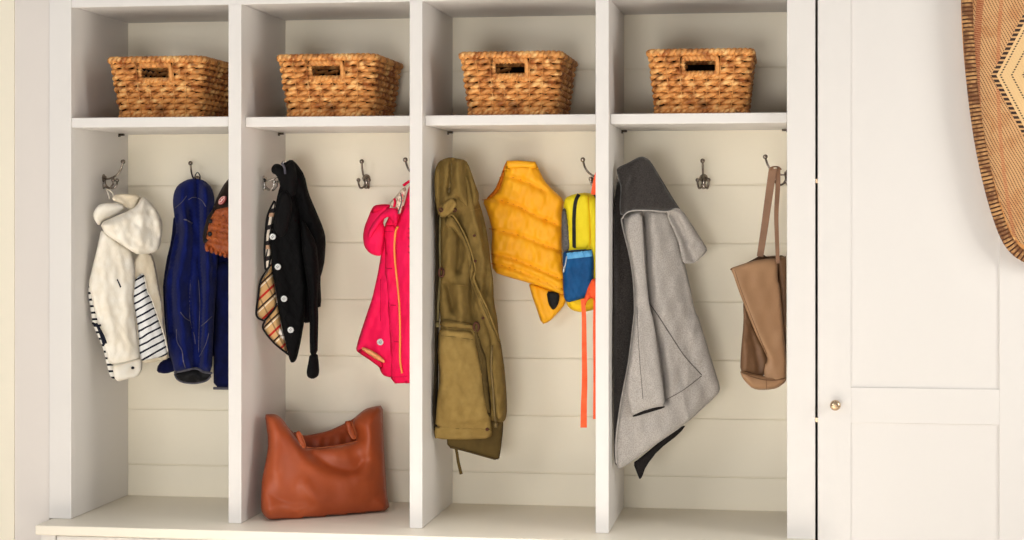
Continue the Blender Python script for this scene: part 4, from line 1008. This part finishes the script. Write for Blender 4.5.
# ------------------------------------------------------------------ cognac tote on the bench (bay 2)
a = lambda *p: zz(255, 395, 4.0, *p)
J = thing('leather_tote', 'large cognac brown leather tote bag slouching on the bench of the second bay', 'bag', P(325, 515, .17) )
J.location.z = ZB
df = plane((279, 500, .085), (388, 500, .245), (330, 410, .215))
kw = dict(xl=X1R + .004, zmin=ZB + .0015)
Cloth('back_wall', a((60, 90), (110, 98), (150, 150), (185, 160), (215, 160), (290, 145), (350, 118), (390, 98), (440, 58), (505, 48), (512, 300), (500, 440), (80, 440), (60, 300)), off(df, .070), cognacdk, J, T=.012, R=8, noise=.002, **kw)
Cloth('side_wall', a((40, 84), (62, 78), (90, 100), (110, 300), (110, 480), (44, 488), (24, 455), (28, 350), (46, 250), (54, 190)), off(df, .045), cognac, J, T=.035, R=14, noise=.002, back=.05, **kw)
Cloth('side_wall', a((430, 70), (508, 42), (516, 200), (528, 400), (534, 455), (430, 470)), off(df, .050), cognacdk, J, T=.02, R=10, noise=.001, back=.04, **kw)
fr = Cloth('front_wall', a((38, 78), (60, 76), (85, 77), (106, 92), (126, 118), (148, 150), (176, 186), (206, 212), (262, 212), (330, 202), (385, 190), (410, 180), (392, 130), (392, 98), (412, 78), (440, 56), (475, 46), (511, 41), (513, 110), (516, 200), (520, 300), (526, 390), (540, 464), (440, 476), (300, 490), (180, 500), (96, 505), (60, 500), (42, 488), (24, 464), (24, 400), (28, 335), (44, 260), (56, 200), (50, 140)), df, cognac, J, T=.046, R=20, back=.02, noise=.003, wl=40, seed=4,
           folds=[(a((150, 165), (180, 225), (240, 290), (320, 322), (400, 328)), .014, 8), (a((230, 235), (310, 285), (390, 300), (430, 262)), -.032, 10), (a((460, 60), (455, 200), (440, 320)), .014, 9), (a((200, 360), (235, 430), (180, 470)), .010, 7), (a((60, 400), (140, 430), (220, 440)), -.012, 7), (a((110, 498), (180, 470), (235, 445)), -.008, 4), (a((70, 150), (75, 300)), .012, 9), (a((300, 360), (420, 350), (470, 400)), .006, 14), (a((470, 420), (520, 380)), -.010, 7), (a((45, 400), (60, 470)), .008, 7)], **kw)
bm = bmesh.new(); tube(bm, fr.path(a((196, 206), (240, 212), (300, 206), (360, 196), (410, 184)), .0008), .0012, 5); link('rim_stitching', bm, cognacst, J)
for pts in (((160, 152), (176, 140), (192, 165), (206, 204), (194, 216), (176, 190)), ((358, 106), (386, 100), (398, 130), (410, 172), (392, 182), (372, 150))):
    hs = Cloth('handle_tab', a(*pts), off(df, -.052), cognac, J, T=.003, R=3, noise=0)
    bm = bmesh.new(); qs = a(*pts); tube(bm, hs.path([((q[0] + sum(p[0] for p in qs) / 6 * .25) / 1.25, (q[1] + sum(p[1] for p in qs) / 6 * .25) / 1.25) for q in (qs[1], qs[2], qs[3], qs[4], qs[5])], .0006), .0008, 5); link('tab_stitching', bm, cognacst, hs.obj)
    x, y = pts[0]; x2, y2 = pts[1]
    strap('handle', a(((x + x2) / 2, (y + y2) / 2 + 4), ((x + x2) / 2 - 2, (y + y2) / 2 + 20), ((x + x2) / 2 + 2, (y + y2) / 2 + 60)), 2.6, cognacdk, J, Y=.235 if x < 300 else .30, thick=.004)

# ------------------------------------------------------------------ woven platter on the cupboard door
def platter():
    AX = 1056.0; Y = -.028
    left = [(961.5, 0), (962.2, 25), (963.8, 50), (966, 75), (969.2, 100), (973, 125), (977.5, 150), (983, 175), (989.5, 200), (996.5, 222), (1003.5, 240), (1011, 252), (1021, 260.5), (1035, 266), (AX, 269)]
    up = [(962.0, -30), (964, -60), (968, -95), (974, -130), (982, -165), (993, -195), (1008, -218), (1030, -232), (AX, -236)]
    half = up[::-1] + left
    ctr = P(AX, 20, Y)
    sp = [P(u, v, Y) - ctr for u, v in half]
    sp = spline(sp, 4)
    sp += [Vector((-p.x, 0, p.z)) for p in sp[::-1][1:-1]]
    outl = [Vector((p.x, 0, p.z)) for p in sp]
    t = thing('woven_platter', 'oval woven rattan platter with dark diamond pattern hung on the white cupboard door', 'platter', (ctr.x, -.004, ctr.z))
    o = Vector(t.location)
    rimw = M('coiled_rattan', rgb(190, 142, 90), .55, spec=.3)
    u_, v_, w_ = rimw.xyz('UV')
    s_ = (u_ * 108.0).fract()
    rimw.mix(s_.lt(.36), rgb(70, 42, 26)); rimw.mix(rimw.ramp(rimw.noise(26, 3), .44, .56) * .85, rgb(104, 60, 32)); rimw.bump(((s_ - .18).abs()).min(.3) * 3.0, .8, .003)
    wv = M('twill_rattan', rgb(206, 160, 110), .6, spec=.3)
    x, y, z = wv.xyz('Object')
    d = (x.abs() / .141 + (z + .123).abs() / .273)
    tw = ((x * 1.0 + z * .55) * 140.0 + ((z * 60.0).sin() * .2)).fract()
    tw2 = (z * 230.0 - x * 40.0).fract()
    inn = d.lt(.92)
    out = d.gt(1.0)
    wv.mix(wv.ramp(wv.noise(30, 4), .45, .65) * .55, rgb(182, 120, 68))
    wv.mix(tw.lt(.34) * tw2.lt(.66) * out, rgb(88, 52, 30))
    band = ((x.abs() - .175 + (z + .12) * (z + .12) * .32).abs()).lt(.008)
    wv.mix(band * tw2.lt(.7) * .85 * out, rgb(148, 66, 36))
    band2 = ((x.abs() - .126 + (z + .12) * (z + .12) * .25).abs()).lt(.004)
    wv.mix(band2 * tw2.lt(.7) * .6 * out, rgb(176, 92, 56))
    edge = (d - .96).abs().lt(.045)
    wv.mix(edge, rgb(206, 160, 108)); wv.mix(edge * (z * 95.0 + .2).fract().lt(.6), rgb(52, 32, 24))
    wv.mix(inn, rgb(222, 186, 134))
    rg = (d * 5.6 + .28).fract().lt(.16)
    wv.mix(inn * rg * (z * 170.0).fract().lt(.55), rgb(66, 42, 30))
    wv.bump(tw, .6, .002); wv.bump(tw2, .4, .0015)
    bm = bmesh.new(); R_ = [0, .15, .3, .45, .6, .75, .86, .93, .965]
    rings = []
    for f in R_:
        h = -.006 - .018 * max(0, (f - .80) / .17) ** 1.2
        if f == 0: rings.append([bm.verts.new(o + Vector((0, h, 0)))])
        else: rings.append([bm.verts.new(o + Vector((p.x * f, h, p.z * f))) for p in outl])
    n = len(outl)
    for A, B in zip(rings, rings[1:]):
        for k in range(n):
            q = list(dict.fromkeys([A[k % len(A)], A[(k + 1) % len(A)], B[(k + 1) % n], B[k]]))
            bm.faces.new(q)
    bk_ = [bm.verts.new(o + Vector((p.x * .9, -.0005, p.z * .9))) for p in outl]
    for k in range(n): bm.faces.new((rings[-1][k], rings[-1][(k + 1) % n], bk_[(k + 1) % n], bk_[k]))
    bm.faces.new(bk_)
    link('woven_centre', bm, wv, t)
    bm = bmesh.new()
    fine = []
    for i in range(n):
        a0, b0 = outl[i], outl[(i + 1) % n]
        for k in range(3): fine.append(a0.lerp(b0, k / 3))
    cen = [Vector((p.x * (1 - .0125 / max(p.length, .1)), 0, p.z * (1 - .0125 / max(p.length, .1)))) for p in fine]
    tube(bm, [o + p + Vector((0, -.028, 0)) for p in cen], .0125, 12, closed=True, uvl=True)
    link('coiled_rim', bm, rimw, t)
    bm = bmesh.new()
    tube(bm, [o + Vector((p.x * .952, -.014, p.z * .952)) for p in fine], .0105, 10, closed=True, uvl=True)
    link('under_coil', bm, wicker, t)
platter()
# ------------------------------------------------------------------ light and camera
def area(name, loc, target, size, power, col=(1, 1, 1), sy=None, spread=180):
    l = bpy.data.lights.new(name, 'AREA'); l.energy = power; l.color = col; l.size = size
    l.spread = math.radians(spread)
    if sy: l.shape = 'RECTANGLE'; l.size_y = sy
    o = bpy.data.objects.new(name, l); COL.objects.link(o); o.location = loc
    o.rotation_euler = (Vector(target) - Vector(loc)).to_track_quat('-Z', 'Y').to_euler()
    return o
area('right_window_light', (2.5, -1.0, 1.35), (-.3, .15, 1.1), .7, 24, (1, .96, .90), 1.0)
area('left_window_light', (-1.7, -3.1, 1.7), (-.2, .2, 1.05), .9, 22, (1, .985, .965), .9)
area('front_fill_light', (-.1, -4.3, .72), (-.25, .2, .95), 1.0, 50, (1, .98, .95), .7)  # added low frontal fill that carries light into the bays
area('floor_bounce_light', (-.2, -1.75, 2.7), (-.2, -1.65, 0), 1.2, 80, (1, .985, .96), 1.0, 70)  # added overhead lamp; its pool on the pale floor bounces light upward
w = bpy.data.worlds.new('World'); SC.world = w; w.use_nodes = True
bg = w.node_tree.nodes['Background']; bg.inputs[0].default_value = (1, .99, .975, 1); bg.inputs[1].default_value = .39
cam = bpy.data.cameras.new('Camera'); co = bpy.data.objects.new('Camera', cam); COL.objects.link(co)
cam.sensor_fit = 'HORIZONTAL'; cam.sensor_width = 36; cam.lens = F / 1024 * 36
cam.shift_y = -(270 - VH) / 1024; cam.clip_start = .05
co.location = (CX, -D, EYE); co.rotation_euler = (math.pi / 2, 0, TH)
SC.camera = co
SC.view_settings.view_transform = 'Standard'; SC.view_settings.look = 'None'
SC.view_settings.exposure = -0.12
SC.cycles.max_bounces = 8
SC.cycles.use_denoising = True
